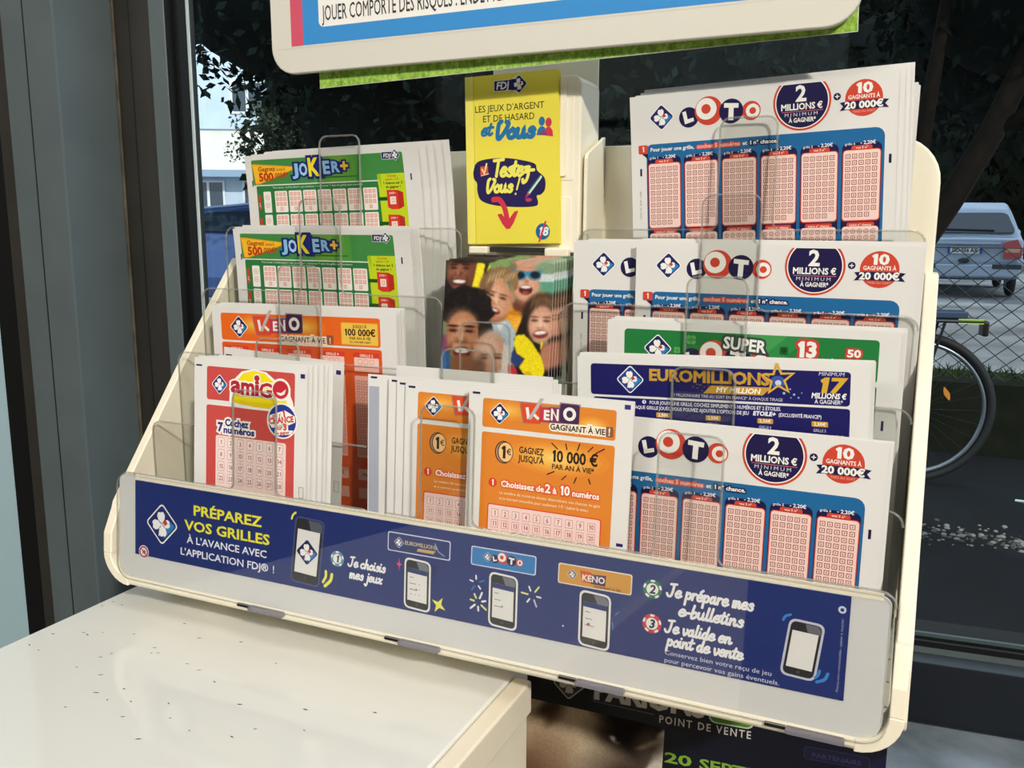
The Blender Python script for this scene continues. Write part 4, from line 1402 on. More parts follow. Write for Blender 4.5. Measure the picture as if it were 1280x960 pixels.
def euro_print():
    p = Print()
    N1, GO = '#16145c', '#c99a34'
    p.poly(rr(6.4, 116.2, 3.1, 17.1, 1.4, 4), N1, 1)
    p.clover(24.8, 9.8, 5.9, 2, base='#1f3f86')
    p.text('EUROMILLIONS', 33.2, 9.7, 4.8, GO, 3, bold=0.0578, w=51.5)
    for k in range(60):
        u, v = rng.uniform(46, 66), rng.uniform(10.4, 14.2)
        if v - 10 < (u - 44) * .26:
            p.rect(u, v, .5, .4, '#a07c32' if k % 2 else '#2a2874', 2)
    p.poly([(60.5, 10.9), (85.6, 10.7), (82.0, 14.2), (57.2, 14.4)], GO, 2.4)
    p.text('MY MILLION', 62.6, 13.6, 2.1, '#fbf6e6', 4, bold=0.0476, w=18.4, shear=.2)
    st = []
    for k in range(10):
        a = math.radians(-95 + 36 * k)
        r_ = 6.6 if k % 2 == 0 else 2.7
        st.append((88.0 + r_ * math.cos(a), 7.0 + r_ * math.sin(a)))
    p.line(st + [st[0]], .95, '#d8aa46', 5, cap=False)
    p.ell(88.0, 8.2, 3.0, 2.6, '#3a56a0', 2.6, 14)
    p.ell(88.2, 8.6, 1.3, 1.2, '#c8d4f0', 3, 10)
    for (u, v, r_) in ((93, 11, .35), (94.6, 13.2, .5), (96.4, 14.4, .4), (90.6, 12.8, .6), (93.4, 14.6, .3), (97.6, 12.4, .25)):
        p.ell(u, v, r_, r_, '#9fb4e4', 3, 8)
    p.text('1 MILLIONNAIRE TIRÉ AU SORT EN FRANCE* À CHAQUE TIRAGE', 44.2, 16.3, 1.25, '#dad8ea', 3, w=46)
    p.text('MINIMUM', 103.8, 4.9, 1.5, '#dad8ea', 3, w=10.0, shear=.15)
    p.text('17', 103.0, 11.7, 5.8, '#d8aa34', 3, bold=0.0612, w=10.8, shear=.15)
    p.text('MILLIONS €', 101.3, 14.2, 2.1, '#f4f2f2', 3, bold=0.0544, w=13.4, shear=.12)
    p.text('À GAGNER*', 102.7, 16.4, 1.6, '#eceaf4', 3, bold=0.0272, w=10.8)
    p.rrect(7.6, 18.1, 108.8, 56, 1.2, N1, 1)
    p.ell(31.2, 19.5, .9, .9, '#eceaf4', 2, 12)
    p.text('1', 31.2, 20.1, 1.2, N1, 3, bold=0.0408, align='c')
    p.text('POUR JOUER UNE GRILLE, COCHEZ SIMPLEMENT 5 NUMÉROS ET 2 ÉTOILES.', 33.6, 20.3, 1.45, '#eceaf4', 3, bold=0.0272, w=56)
    p.text('CHAQUE GRILLE JOUÉE, VOUS POUVEZ AJOUTER L\'OPTION DE JEU', 24.6, 22.7, 1.45, '#eceaf4', 3, bold=0.0272, w=52)
    p.text('ETOILE+', 78.2, 22.7, 1.7, '#f6f4fa', 3, bold=0.0612, w=9.2, shear=.15)
    p.text('(EXCLUSIVITÉ FRANCE*)', 88.6, 22.7, 1.45, '#eceaf4', 3, bold=0.0272, w=17)
    for g in range(5):
        u = 18.2 + 21.7 * g
        p.rrect(u - 3.2, 23.9, 6.4, 2.2, .4, GO, 2)
        p.text('2,50€', u, 25.6, 1.3, '#fbf2d8', 3, bold=0.0408, align='c', w=4.8)
        p.text('GRILLE %d' % (g + 1), u, 28.2, 1.2, '#dcdaea', 3, align='c', w=5.0)
        p.text('+ 1 CODE MY MILLION INCLUS', u, 30.4, 1.2, '#dcdaea', 3, bold=0.0204, align='c', w=18.4)
        p.rrect(u - 9.6, 31.6, 19.2, 42, .8, '#e8a48a', 2)
    return p


FLOORZ = -0.1940


def slip(label, pose, w, h, pr, group=None, cut=None, name='play_slip'):
    return tag(sheet(name, pose, w, h, pr, .18, PAPER, cut=cut), label, 'play slip', group)


def stack(src_pose, w, h, n, du, dv, dy, label, group, a=None, jit=1.0, pr=None, bend=None, cut=None):
    """blank-looking sheets standing behind a printed slip: one built, the rest copied"""
    first = None
    for k in range(1, n + 1):
        u = du * k + random.uniform(-.5, .5) * jit
        v = dv * k + random.uniform(-.7, .7) * jit
        P = src_pose.P + src_pose.e * u * 1e-3 + src_pose.d * v * 1e-3 + np.array((0, dy * k * 1e-3, 0))
        if first is None:
            first = sheet('play_slip', Pose(P, math.degrees(math.atan2(src_pose.e[2], src_pose.e[0])), src_pose.a if a is None else a, bend), w, h, pr, .35, PAPER, cut=cut)
            o = first
        else:
            o = first.copy()
            COL.objects.link(o)
            o.location = Vector(P)
        tag(o, label, 'play slip', group)


def hgt(z, a=0):
    return (z - FLOORZ) * 1000 - 0.4


G_MARK = Print()
G_MARK.rect(1.6, 4.0, 4.0, .9, '#1d1a4c', 1)
G_MARK2 = Print()
G_MARK2.rect(1.6, 1.0, 3.8, 1.0, '#1d1a4c', 1)
G_MARK2.rect(.6, 6.0, 6, 100, '#a9aebb', 1)
G_MARK3 = Print()
G_MARK3.rect(1.6, 1.0, 3.8, 1.0, '#1d1a4c', 1)

# joker slips
JP = joker_print()
bend1 = lambda u, v: -3.2 * math.exp(-v / 26) - .03 * u * math.exp(-v / 30)
J1 = Pose((0.0132, 0.0085, 0.0434), 1.0, 0.0, bend1)
slip('green and yellow joker slip standing in the topmost left pocket', J1, 125.5, hgt(0.0434), JP, 'joker slips', cut=3)
stack(J1, 125.5, hgt(0.0434) + 1, 4, 4.2, -.6, 1.7, 'plain white slip edge fanned behind the topmost green joker slip', 'slips behind the topmost joker slip', bend=bend1, cut=24)
J2 = Pose((0.0175, -0.0095, -0.0008), -0.1, 0.0, bend1)
# second tier
slip('green and yellow joker slip on the second left tier, above the orange keno grid slip', J2, 126, hgt(-0.0008), JP, 'joker slips', cut=3)
stack(J2, 126, hgt(-0.0008) + 1.2, 5, .55, -.35, 1.1, 'plain white slip edge behind the lower green joker slip', 'slips behind the lower joker slip', bend=bend1, cut=24)
# keno grid
K3 = Pose((0.0217, -0.0385, -0.0455), 0.73, 0.0)
slip('wide orange keno grid slip with a gold 100 000€ badge', K3, 126.5, hgt(-0.0455), keno_grid_print())
stack(K3, 126.5, hgt(-0.0455) + 1.5, 4, .4, -.45, 1.5, 'plain white slip edge behind the wide orange keno grid slip', 'slips behind the keno grid slip')
# amigo
AP = amigo_print()
A5 = Pose((0.0506, -0.0838, -0.0679), 0.0, -0.085)
slip('red amigo slip with a yellow smile logo, in the front left pocket', A5, 73.5, hgt(-0.0689), AP, 'amigo slips')
stack(A5, 73.5, hgt(-0.0699), 5, 2.0, -.05, 1.5, 'white slip edge fanned to the right behind the front red amigo slip', 'slips behind the front amigo slip', pr=G_MARK)
A4 = Pose((0.0521, -0.0630, -0.0649), -2.6, -0.02)
AP4 = amigo_print()
AP4.v = [(x_ * 1.075, y_ * 1.04, z_) for x_, y_, z_ in AP4.v]
slip('red amigo slip mostly hidden behind the front one, tilted to the right', A4, 79.4, hgt(-0.0692), AP4, 'amigo slips')
# keno slips in the middle
KP = keno_print()
K5 = Pose((0.2143, -0.0830, -0.0725), -0.25, -0.075)
slip('orange keno slip fully in view in the middle front pocket, with 10 000 € on it', K5, 78.3, hgt(-0.0729), KP, 'small orange keno slips')
stack(K5, 78.3, hgt(-0.0729), 3, -.3, -.2, 1.0, 'white slip edge right behind the front orange keno slip', 'slips behind the front keno slip')
KB = Pose((0.1755, -0.0752, -0.0741), 0.0, -0.07)
slip('orange keno slip half covered by the front keno slip at its right', KB, 78.3, hgt(-0.0741), KP, 'small orange keno slips')
stack(KB, 78.3, hgt(-0.0741), 2, -5.6, -.9, 1.6, 'white slip with a dark corner mark fanned out left of the half covered keno slip', 'slips left of the half covered keno slip', pr=G_MARK3, jit=.4)
t_ = Pose((0.1500, -0.0690, -0.0722), 0.4, -0.06)
slip('white slip with a grey side strip, leftmost of the fanned keno slips', t_, 78.3, hgt(-0.0722), G_MARK2)
tt = Pose((0.1645, -0.0655, -0.0672), 0.0, -0.03)
slip('tall blank slip standing highest behind the fanned keno slips', tt, 84, hgt(-0.0675), None)
stack(tt, 84, hgt(-0.0675), 3, 1.0, .9, .8, 'blank white slip edge behind the fanned keno slips, by the photo leaflets', 'blank slips behind the keno slips')
# loto
bl = lambda u, v: -2.4 * math.exp(-v / 30)
L1 = Pose((0.2602, 0.0064, 0.0649), 2.34, 0.02, bl)
slip('tall loto slip on the topmost right tier, its grids in full view', L1, 123.5, hgt(0.0620), loto_print(hgt(0.0649)), 'loto slips', cut=12)
stack(L1, 123.5, hgt(0.0640), 3, 2.2, -1.2, 1.5, 'white slip edge standing behind the topmost loto slip', 'slips behind the topmost loto slip', bend=bl, cut=12)
LB = Pose((0.2680, 0.0150, 0.0670), -.4, 0.02)
stack(LB, 123.5, hgt(0.0630), 4, .25, .2, 1.2, 'white slip edge rearmost at the right of the topmost loto slip', 'rearmost slips of the topmost loto pocket', jit=.4)
L2 = Pose((0.2734, -0.0212, -0.0060), -0.25, 0.025)
slip('loto slip on the second right tier, behind the green super loto slip', L2, 125, hgt(-0.0065), loto_print(hgt(-0.0065)), 'loto slips')
stack(L2, 125, hgt(-0.0060), 3, .8, -.5, .9, 'white slip edge behind the second tier loto slip', 'slips behind the second tier loto slip')
L2b = Pose((0.2394, -0.0165, -0.0063), 0.0, 0.02)
slip('loto slip peeking out left of the second tier loto slip, beside the photo leaflets', L2b, 125, hgt(-0.0063), loto_print(hgt(-0.0063)), 'loto slips')
stack(L2b, 123, hgt(-0.0050), 4, 2.0, -.5, 1.1, 'white slip edge behind the loto slip that peeks out at the left', 'slips behind the peeking loto slip')
L5 = Pose((0.2673, -0.0728, -0.0812), -0.2, -0.02)
slip('loto slip in the front right pocket, its left part behind the keno slip', L5, 125.5, hgt(-0.0816), loto_print(hgt(-0.0816)), 'loto slips')
stack(L5, 125.5, hgt(-0.0816), 3, .5, -.1, .8, 'white slip edge right behind the front loto slip', 'slips behind the front loto slip', jit=.6)
S3 = Pose((0.2667, -0.0425, -0.0417), 0.2, 0.0)
slip('green super loto slip with a big 13, third tier on the right', S3, 127, hgt(-0.0417), super_print())
stack(S3, 127, hgt(-0.0417) + 1, 4, .55, -.4, 1.5, 'white slip edge behind the green super loto slip', 'slips behind the super loto slip')
E4 = Pose((0.2602, -0.0655, -0.0565), 1.9, -0.01)
slip('dark navy euromillions slip with gold lettering and a gold star', E4, 123.7, hgt(-0.0565), euro_print())
stack(E4, 123.7, hgt(-0.0565) + .6, 4, .35, -.4, 1.4, 'white slip edge behind the navy euromillions slip', 'slips behind the euromillions slip')


# ------------------------------------------------------------------ printed photographs (colour per face)
def photo_mat(rough=0.32, spec=0.4):
    m = bpy.data.materials.new('photo_print')
    m.use_nodes = True
    nt = m.node_tree
    b = nt.nodes['Principled BSDF']
    a = nt.nodes.new('ShaderNodeAttribute')
    a.attribute_name = 'print'
    nt.links.new(a.outputs['Color'], b.inputs['Base Color'])
    b.inputs['Roughness'].default_value = rough
    b.inputs['Specular IOR Level'].default_value = spec
    return m


PHOTO = photo_mat()
PHOTO_MATT = photo_mat(0.8, 0.08)


class Canvas:
    def __init__(s, X, Y, base):
        s.X, s.Y = X, Y
        s.img = np.zeros(X.shape + (3,)) + np.array([int(base[i:i + 2], 16) / 255 for i in (1, 3, 5)])

    def _put(s, mask, c):
        c = np.array([int(c[i:i + 2], 16) / 255 for i in (1, 3, 5)])
        s.img = s.img * (1 - mask[..., None]) + c * mask[..., None]

    def ell(s, cx, cy, rx, ry, c, rot=0, soft=.06):
        a = math.radians(rot)
        dx, dy = s.X - cx, s.Y - cy
        u, v = (dx * math.cos(a) + dy * math.sin(a)) / rx, (-dx * math.sin(a) + dy * math.cos(a)) / ry
        r = np.sqrt(u * u + v * v)
        s._put(np.clip((1 + soft - r) / (2 * soft), 0, 1), c)

    def poly(s, pts, c):
        inside = np.zeros(s.X.shape, bool)
        n = len(pts)
        for i in range(n):
            (x0, y0), (x1, y1) = pts[i], pts[(i + 1) % n]
            if y0 == y1:
                continue
            cond = ((y0 > s.Y) != (y1 > s.Y)) & (s.X < (x1 - x0) * (s.Y - y0) / (y1 - y0) + x0)
            inside ^= cond
        s._put(inside.astype(float), c)

    def blur(s, k):
        for _ in range(k):
            q = np.pad(s.img, ((1, 1), (1, 1), (0, 0)), 'edge')
            s.img = (q[:-2, 1:-1] + q[2:, 1:-1] + q[1:-1, :-2] + q[1:-1, 2:] + 2 * q[1:-1, 1:-1]) / 6

    def grain(s, amp):
        s.img = np.clip(s.img * (1 + rng.uniform(-amp, amp, s.X.shape)[..., None]), 0, 1)


def photo_into(me_name, pose, w, h, nu, nv, img, z=.05, extra=None, sheetmat=None, parent=None, thick=.25, u0=0, v0=0, pm=None):
    """sheet + printed photo grid, one mesh; img rows = v"""
    V, Fc, I, C = [], [], [], []
    mats = [sheetmat or PAPER, pm or PHOTO]
    W_, H_ = w, h
    V += [(0, 0, 0), (W_, 0, 0), (W_, H_, 0), (0, H_, 0), (0, 0, -thick), (W_, 0, -thick), (W_, H_, -thick), (0, H_, -thick)]
    Fc += [(0, 1, 2, 3), (7, 6, 5, 4), (0, 4, 5, 1), (1, 5, 6, 2), (2, 6, 7, 3), (3, 7, 4, 0)]
    I += [0] * 6
    C += [(1, 1, 1)] * 6
    k = len(V)
    gw, gh = img.shape[1], img.shape[0]
    us, vs = np.linspace(u0, u0 + nu, gw + 1), np.linspace(v0, v0 + nv, gh + 1)
    for v in vs:
        for u in us:
            V.append((u, v, z))
    for j in range(gh):
        for i in range(gw):
            a = k + j * (gw + 1) + i
            Fc.append((a, a + 1, a + gw + 2, a + gw + 1))
            I.append(1)
            C.append(img[j, i])
    if extra:
        kk = len(V)
        V += extra.v
        Fc += [tuple(a + kk for a in f) for f in extra.f]
        mats += [mat_of(c) for c in extra.mats]
        I += [c + 2 for c in extra.c]
        C += [(1, 1, 1)] * len(extra.f)
    o0 = Vector(pose.P)
    me = mesh_from(me_name, [tuple(Vector(pose(*p)) - o0) for p in V], Fc, mats, I)
    at = me.color_attributes.new('print', 'FLOAT_COLOR', 'CORNER')
    C = np.array(C)
    C = np.where(C <= 0.04045, C / 12.92, ((C + 0.055) / 1.055) ** 2.4)
    tot = np.array([p.loop_total for p in me.polygons])
    cc = np.concatenate([np.repeat(C, tot, axis=0), np.ones((tot.sum(), 1))], axis=1)
    at.data.foreach_set('color', cc.astype(np.float32).ravel())
    fl = [p.index for p in me.polygons if p.normal.y > .3 and p.material_index > 0]
    if fl:
        bm = bmesh.new()
        bm.from_mesh(me)
        bm.faces.ensure_lookup_table()
        bmesh.ops.reverse_faces(bm, faces=[bm.faces[i] for i in fl])
        bm.to_mesh(me)
        bm.free()
    o = link(me_name, me, parent)
    o.location = o0
    return o


# leaflet: five laughing friends outdoors
LW, LH = 62.0, 172.0
us, vs = (np.arange(150) + .5) / 150 * LW, (np.arange(170) + .5) / 170 * 66
U, V_ = np.meshgrid(us, vs)
cv = Canvas(9.45 * U - .28 * V_ + 162.8, 10.6 * V_ + 276.3, '#5f7a58')
cv.poly([(150, 200), (520, 200), (470, 420), (150, 420)], '#2e2a22')
cv.poly([(640, 200), (850, 200), (850, 330), (640, 330)], '#9fb49a')
cv.ell(700, 320, 60, 40, '#7f9a78')
cv.ell(610, 270, 60, 22, '#c8b8c0')
cv.poly([(640, 345), (850, 335), (850, 385), (640, 385)], '#c6d2d2')
cv.poly([(640, 385), (850, 385), (850, 470), (640, 470)], '#5c9a80')
cv.ell(820, 330, 40, 70, '#35402c')
cv.poly([(400, 290), (500, 262), (520, 300), (420, 350)], '#7d9c5c')
cv.ell(190, 470, 70, 90, '#1e1a1c')
# laughing man top left
cv.ell(330, 325, 22, 36, '#6e3e2c')
cv.ell(250, 345, 76, 98, '#74432f', 0, .12)
cv.ell(228, 330, 50, 70, '#96604a', 0, .6)
cv.ell(250, 262, 84, 34, '#241610', 0, .2)
for x in (207, 278):
    cv.ell(x, 318, 20, 9, '#5c3322', 0, .4)
    cv.ell(x, 319, 15, 4, '#22120c', 0, .3)
    cv.ell(x, 300, 25, 5, '#2e1a12', 0, .3)
cv.ell(236, 352, 22, 16, '#643826', 0, .5)
cv.ell(232, 346, 8, 16, '#a8705a', 0, .7)
cv.ell(196, 380, 8, 22, '#5e3424', 20, .6)
cv.ell(286, 380, 8, 22, '#5e3424', -20, .6)
cv.ell(240, 398, 44, 22, '#4a221c', 0, .15)
cv.ell(240, 393, 36, 11, '#ece2da', 0, .15)
cv.ell(242, 425, 34, 12, '#8a5040', 0, .5)
# yellow flag
cv.poly([(338, 288), (382, 292), (372, 360), (358, 445), (312, 415), (325, 360)], '#f4e228')
cv.poly([(392, 330), (402, 300), (412, 300), (400, 345)], '#f0e030')
# man with sunglasses
cv.poly([(470, 600), (520, 500), (560, 540), (620, 480), (700, 430), (700, 540), (590, 680), (540, 690)], '#e8a02a')
cv.ell(560, 620, 70, 24, '#f2b440', -40, .6)
cv.ell(585, 520, 50, 44, '#6e3c28', 20, .2)
cv.ell(600, 385, 72, 104, '#c98a6c', 0, .1)
cv.ell(606, 410, 52, 70, '#e0ac90', 0, .7)
cv.ell(600, 276, 74, 30, '#c89c84', 0, .3)
cv.ell(536, 330, 12, 50, '#8a6a50', 0, .5)
cv.poly([(530, 322), (612, 330), (680, 322), (680, 366), (650, 378), (622, 372), (610, 352), (598, 374), (560, 382), (540, 368)], '#3f86a8')
cv.ell(568, 351, 27, 19, '#101a22')
cv.ell(650, 348, 26, 18, '#101a22')
cv.ell(606, 384, 12, 12, '#b87860', 0, .6)
cv.ell(602, 428, 35, 27, '#4c1614', 0, .12)
cv.ell(602, 414, 28, 9, '#efe6e0', 0, .15)
cv.ell(600, 444, 18, 9, '#a84a42', 0, .4)
cv.ell(545, 556, 40, 12, '#c67c1a', 0, .4)
# fair haired man
cv.poly([(390, 600), (450, 580), (520, 600), (570, 690), (545, 740), (530, 910), (410, 910), (380, 760)], '#a9bccb')
cv.ell(455, 700, 40, 90, '#c4d2dc', 0, .7)
cv.poly([(440, 600), (500, 605), (470, 660)], '#dfe8ea')
cv.ell(448, 560, 64, 54, '#9c6244', -20, .2)
cv.ell(443, 462, 84, 122, '#c48a68', -18, .08)
cv.ell(432, 470, 54, 84, '#e0ae8e', -18, .7)
cv.ell(530, 470, 16, 30, '#c08466', -10, .3)
cv.ell(392, 400, 36, 74, '#7c5e40', 18, .15)
cv.poly([(385, 360), (410, 325), (460, 305), (520, 312), (562, 360), (560, 420), (540, 440), (528, 396), (500, 372), (450, 366), (410, 392), (385, 430)], '#8c6c48')
for k in range(26):
    cv.ell(400 + 6.2 * k, 338 + (k * 37 % 40), 4, 24, ('#6a5032', '#b89a6c', '#d0b488')[k % 3], 24, .4)
for x, y in ((418, 460), (482, 478)):
    cv.ell(x, y, 24, 11, '#b47c5e', 16, .5)
    cv.ell(x, y + 1, 17, 4, '#2c1812', 16, .3)
    cv.ell(x + 3, y - 17, 25, 5, '#6e4e32', 14, .4)
cv.ell(442, 505, 20, 14, '#b87a5a', 0, .6)
cv.ell(446, 490, 8, 26, '#ecc0a2', -10, .7)
cv.ell(432, 548, 36, 18, '#6a2a24', 14, .15)
cv.ell(432, 542, 28, 7, '#f0e6de', 14, .2)
cv.ell(420, 580, 34, 12, '#c08462', 14, .7)
# girl on the right
cv.ell(700, 565, 112, 122, '#33221a', 0, .1)
cv.poly([(595, 560), (660, 600), (640, 740), (545, 700)], '#241812')
cv.poly([(750, 560), (800, 600), (800, 760), (720, 700)], '#241812')
cv.ell(705, 490, 66, 34, '#6c4e36', 8, .5)
for k in range(16):
    cv.ell(640 + 9 * k, 500 + (k * 29 % 46), 4, 34, ('#7c5c40', '#4a3424')[k % 2], 20 - 3 * k, .5)
cv.ell(690, 612, 68, 98, '#c48c70', 6, .1)
cv.ell(684, 610, 46, 66, '#e6ba9e', 6, .7)
for x in (652, 716):
    cv.ell(x, 590, 22, 10, '#b88066', 0, .5)
    cv.ell(x, 591, 16, 4, '#2a1812', 0, .3)
    cv.ell(x, 571, 24, 4, '#5e4030', 0, .4)
cv.ell(684, 630, 18, 10, '#b87c62', 0, .6)
cv.ell(684, 612, 7, 20, '#f0cab0', 0, .7)
cv.ell(684, 662, 40, 23, '#7c302c', -8, .12)
cv.ell(684, 655, 33, 10, '#f4ece6', -8, .15)
cv.poly([(545, 690), (640, 700), (700, 725), (800, 660), (830, 760), (800, 910), (560, 910)], '#1a1216')
cv.ell(725, 780, 40, 74, '#b4785e', 0, .2)
# woman in front with round curly hair
cv.ell(285, 545, 138, 118, '#191312', 0, .05)
for k in range(90):
    a = 2 * math.pi * k / 90
    cv.ell(285 + 130 * math.cos(a) + 10 * math.sin(7 * a), 545 + 110 * math.sin(a) + 10 * math.cos(9 * a), 16, 14, '#191312', 0, .4)
for k in range(160):
    cv.ell(rng.uniform(165, 405), rng.uniform(432, 600), 6, 5, ('#2c2220', '#0e0a0a')[k % 2], 0, .6)
cv.poly([(120, 770), (185, 735), (215, 910), (100, 910)], '#3a6eaa')
cv.poly([(140, 690), (190, 690), (185, 780), (135, 790)], '#7a4462')
cv.ell(268, 860, 70, 90, '#8a5638', 0, .2)
cv.ell(268, 690, 94, 134, '#9c6444', 0, .08)
cv.ell(258, 640, 66, 66, '#cc9672', 0, .8)
cv.ell(236, 745, 40, 40, '#d09a76', 0, .8)
cv.ell(312, 742, 28, 36, '#c08460', 0, .8)
for x in (210, 302):
    cv.ell(x, 664, 30, 13, '#7c4a32', 0, .5)
    cv.ell(x, 667, 20, 5, '#1e100c', 0, .3)
    cv.ell(x, 640, 34, 6, '#24140e', 0, .35)
cv.ell(256, 718, 32, 18, '#84502f', 0, .6)
cv.ell(256, 704, 12, 26, '#dca884', 0, .7)
cv.ell(262, 784, 50, 30, '#5c2420', 0, .12)
cv.ell(262, 776, 40, 14, '#f0e8e0', 0, .15)
cv.ell(262, 806, 34, 8, '#a04a44', 0, .5)
cv.ell(196, 770, 8, 28, '#7c4a30', 15, .7)
cv.ell(326, 770, 8, 28, '#7c4a30', -15, .7)
cv.poly([(350, 640), (420, 606), (450, 700), (430, 910), (325, 910), (356, 760)], '#2c2019')
# sixth face low in the middle, with a grey hood
cv.ell(440, 720, 62, 70, '#aaa79f', 0, .2)
cv.ell(420, 785, 92, 112, '#bd8c72', 0, .1)
cv.ell(408, 760, 54, 70, '#e2bca6', 0, .8)
for x, y in ((464, 802), (386, 808)):
    cv.ell(x, y, 24, 11, '#a87660', 0, .5)
    cv.ell(x, y + 1, 17, 4, '#3a2018', 0, .3)
    cv.ell(x, y - 18, 24, 4, '#6a4a38', 0, .4)
cv.ell(360, 860, 36, 50, '#7c4e3a', 0, .4)
cv.poly([(490, 720), (530, 740), (525, 910), (480, 910)], '#d0cac2')
# yellow foam hand, navy and red cloth
cv.poly([(540, 755), (600, 800), (570, 850), (530, 820)], '#2c3c72')
cv.poly([(520, 830), (560, 850), (580, 910), (520, 910)], '#c22a3c')
cv.poly([(555, 675), (600, 668), (640, 705), (690, 780), (712, 850), (700, 910), (622, 910), (575, 845), (605, 800), (560, 770), (545, 715)], '#f2dd1c')
cv.ell(625, 880, 20, 16, '#d8b818')
cv.poly([(690, 700), (698, 705), (694, 745), (684, 740)], '#f2dd1c')
cv.blur(2)
cv.grain(.07)
LP_ = Pose((0.1692, -0.0215, -0.0165), 0.3, -0.125)
leaf = photo_into('leaflet', LP_, LW, LH, LW, 66, cv.img, sheetmat=M('#f0eee8', .4))
tag(leaf, 'front leaflet with a photo of laughing friends, in the middle pocket', 'leaflet', 'photo leaflets')
for k in range(1, 8):
    o = leaf.copy()
    COL.objects.link(o)
    o.location = Vector(LP_.P) + Vector((0.0006 * k, 0.0024 * k, 0.0003 * k + random.uniform(-.0004, .0004)))
    tag(o, 'leaflet of the photo stack standing behind the front one, its dark right edge showing', 'leaflet', 'photo leaflets behind the front one')

# ------------------------------------------------------------------ booklets and their white holder
hold = tag(empty('booklet_holder', (0.203, 0.0185, -0.0125)), 'tall cream plastic holder for the yellow booklets, above the photo leaflets', 'leaflet holder')
h0 = Vector(hold.location)


def hpart(name, m, bevel=0):
    m.v = [tuple(Vector(p) - h0) for p in m.v]
    return m.build(name, hold, bevel=bevel)


m = MB()
m.prism(rr(0.1722, 0.2349, -0.0125, 0.0777, (.005, .001, .001, .001), 5), lambda p, t: (p[0], t, p[1]), 0.0030, 0.0318, CREAM)
hpart('body', m, 0.0012)
m = MB()
m.box(0.1722, 0.2345, 0.0295, 0.0318, 0.0700, 0.125, CREAM)
hpart('back_plate', m, 0.0008)
for a, b_, c_, d_ in ((0.2238, 0.2312, 0.0250, 0.0760), (0.2238, 0.2275, 0.0270, 0.0765), (0.2238, 0.2305, -0.0115, 0.0168)):
    m = MB()
    m.prism(rr(a, b_, c_, d_, .0012, 3), lambda p, t, c_=a + c_: (p[0], t - .0021 if False else t, p[1]), 0.0016 + .3 * (b_ - .2275), 0.0032, CREAM)
    hpart('flange', m, 0.0003)
for x0, x1, z0, z1 in ((0.1722, 0.1835, -0.0135, -0.0095), (0.2170, 0.2305, -0.0145, -0.0100)):
    m = MB()
    m.box(x0, x1, -0.0012, 0.0032, z0, z1, CREAM)
    hpart('bottom_ledge', m, 0.0008)
m = MB()
m.box(0.1835, 0.2170, 0.0020, 0.0032, -0.0125, -0.0098, M('#2c2a28', .6))
hpart('bottom_slot', m)
m = MB()
m.prism([(0.0318, 0.049), (0.006, 0.0385), (0.004, 0.036), (0.004, -0.014), (0.0318, -0.014)], lambda p, t: (t, p[0], p[1]), 0.2368, 0.2386, CREAM)
m.v = [tuple(Vector(p) - d0) for p in m.v]
m.build('bay_rib', disp)

p = Print()
YB = '#eede4c'
p.rect(0, 0, 53.6, 87.8, YB, .4)
p.rect(0, 0, 5.0, 87.8, '#f2e566', .8)
p.rect(4.9, 0, .25, 87.8, '#b7a524', 1)
p.poly(rr(17.0, 32, 2.9, 8.7, .7, 3), '#f6f4ee', 1)
p.poly([(27, 2.9), (31.6, .8), (36.4, 5.8), (31.6, 10.4), (27, 8.7)], '#f6f4ee', 1)
p.rrect(17.4, 3.3, 13, 5.0, .5, '#221a5c', 1.5)
p.clover(31.6, 5.7, 4.5, 2, base='#221a5c', rim=None, corner=None)
p.text('FDJ', 18.4, 7.6, 3.6, '#f6f4ee', 3, bold=0.0408, w=7.4, shear=.12)
p.text("LES JEUX D'ARGENT", 5.6, 18.6, 3.3, '#3a3a22', 2, bold=0.008, w=40.2)
p.text('ET DE HASARD', 10.2, 23.8, 3.3, '#3a3a22', 2, bold=0.008, w=30.2)
p.script('et', 9.2, 30.6, 6.4, 6.6, '#1f72a8', 3, .44)
p.script('Vous', 17.6, 32.6, 22.6, 8.6, '#1f72a8', 3, .56)
p.ell(44.4, 25.2, 1.7, 2.3, '#1f72a8', 3)
p.poly([(41.4, 32.0), (42.0, 29.4), (43.6, 27.8), (45.2, 27.8), (47, 29.6), (47.4, 32.4)], '#1f72a8', 3)
p.ell(48.2, 26.0, 1.7, 2.3, '#d0344c', 3.5)
p.poly([(45.4, 32.2), (45.8, 30.2), (47.2, 28.4), (49.0, 28.4), (50.4, 30.2), (50.6, 33.2)], '#d0344c', 3.5)
p.poly([(42.6, 31.8), (45, 29.8), (47.4, 31.4), (47.2, 32.6)], '#8a3a78', 4)
cl = smooth_line([(4.0, 49.6), (6.2, 44.6), (13, 42.9), (24, 42.9), (34, 44.6), (40.4, 46.6), (41.6, 50.0), (45.8, 54.0), (46.0, 59.6), (43.6, 62.4), (41.2, 63.0), (42.0, 66.6), (40.0, 68.4), (30, 68.6), (17, 67.4), (8.8, 64.8), (6.4, 60.2), (6.2, 55.4), (4.4, 53.0), (4.0, 49.6)], 4)
p.poly(cl[:-1], '#241a54', 1)
p.rrect(8.4, 46.6, 4.6, 4.6, .3, '#d9532c', 2)
p.line([(9.4, 48.2), (10.8, 50.4), (12.2, 45.4)], .9, '#f3e0a0', 3)
p.line([(8.8, 51.6), (13.4, 50.6)], .4, '#f4e6d8', 3)
p.script('Testez-', 15.6, 52.2, 24.2, 8.4, '#efe766', 3, .40)
p.script('Vous', 11.6, 60.4, 15.6, 7.0, '#efe766', 3, .46)
p.script('!', 28.0, 62.0, 3.0, 9.0, '#efe766', 3, .22)
p.line([(43.6, 53.4), (36.6, 61.6)], 1.5, '#cfe6d2', 3)
p.line([(43.2, 53.0), (36.2, 61.2)], .6, '#3f8a78', 4)
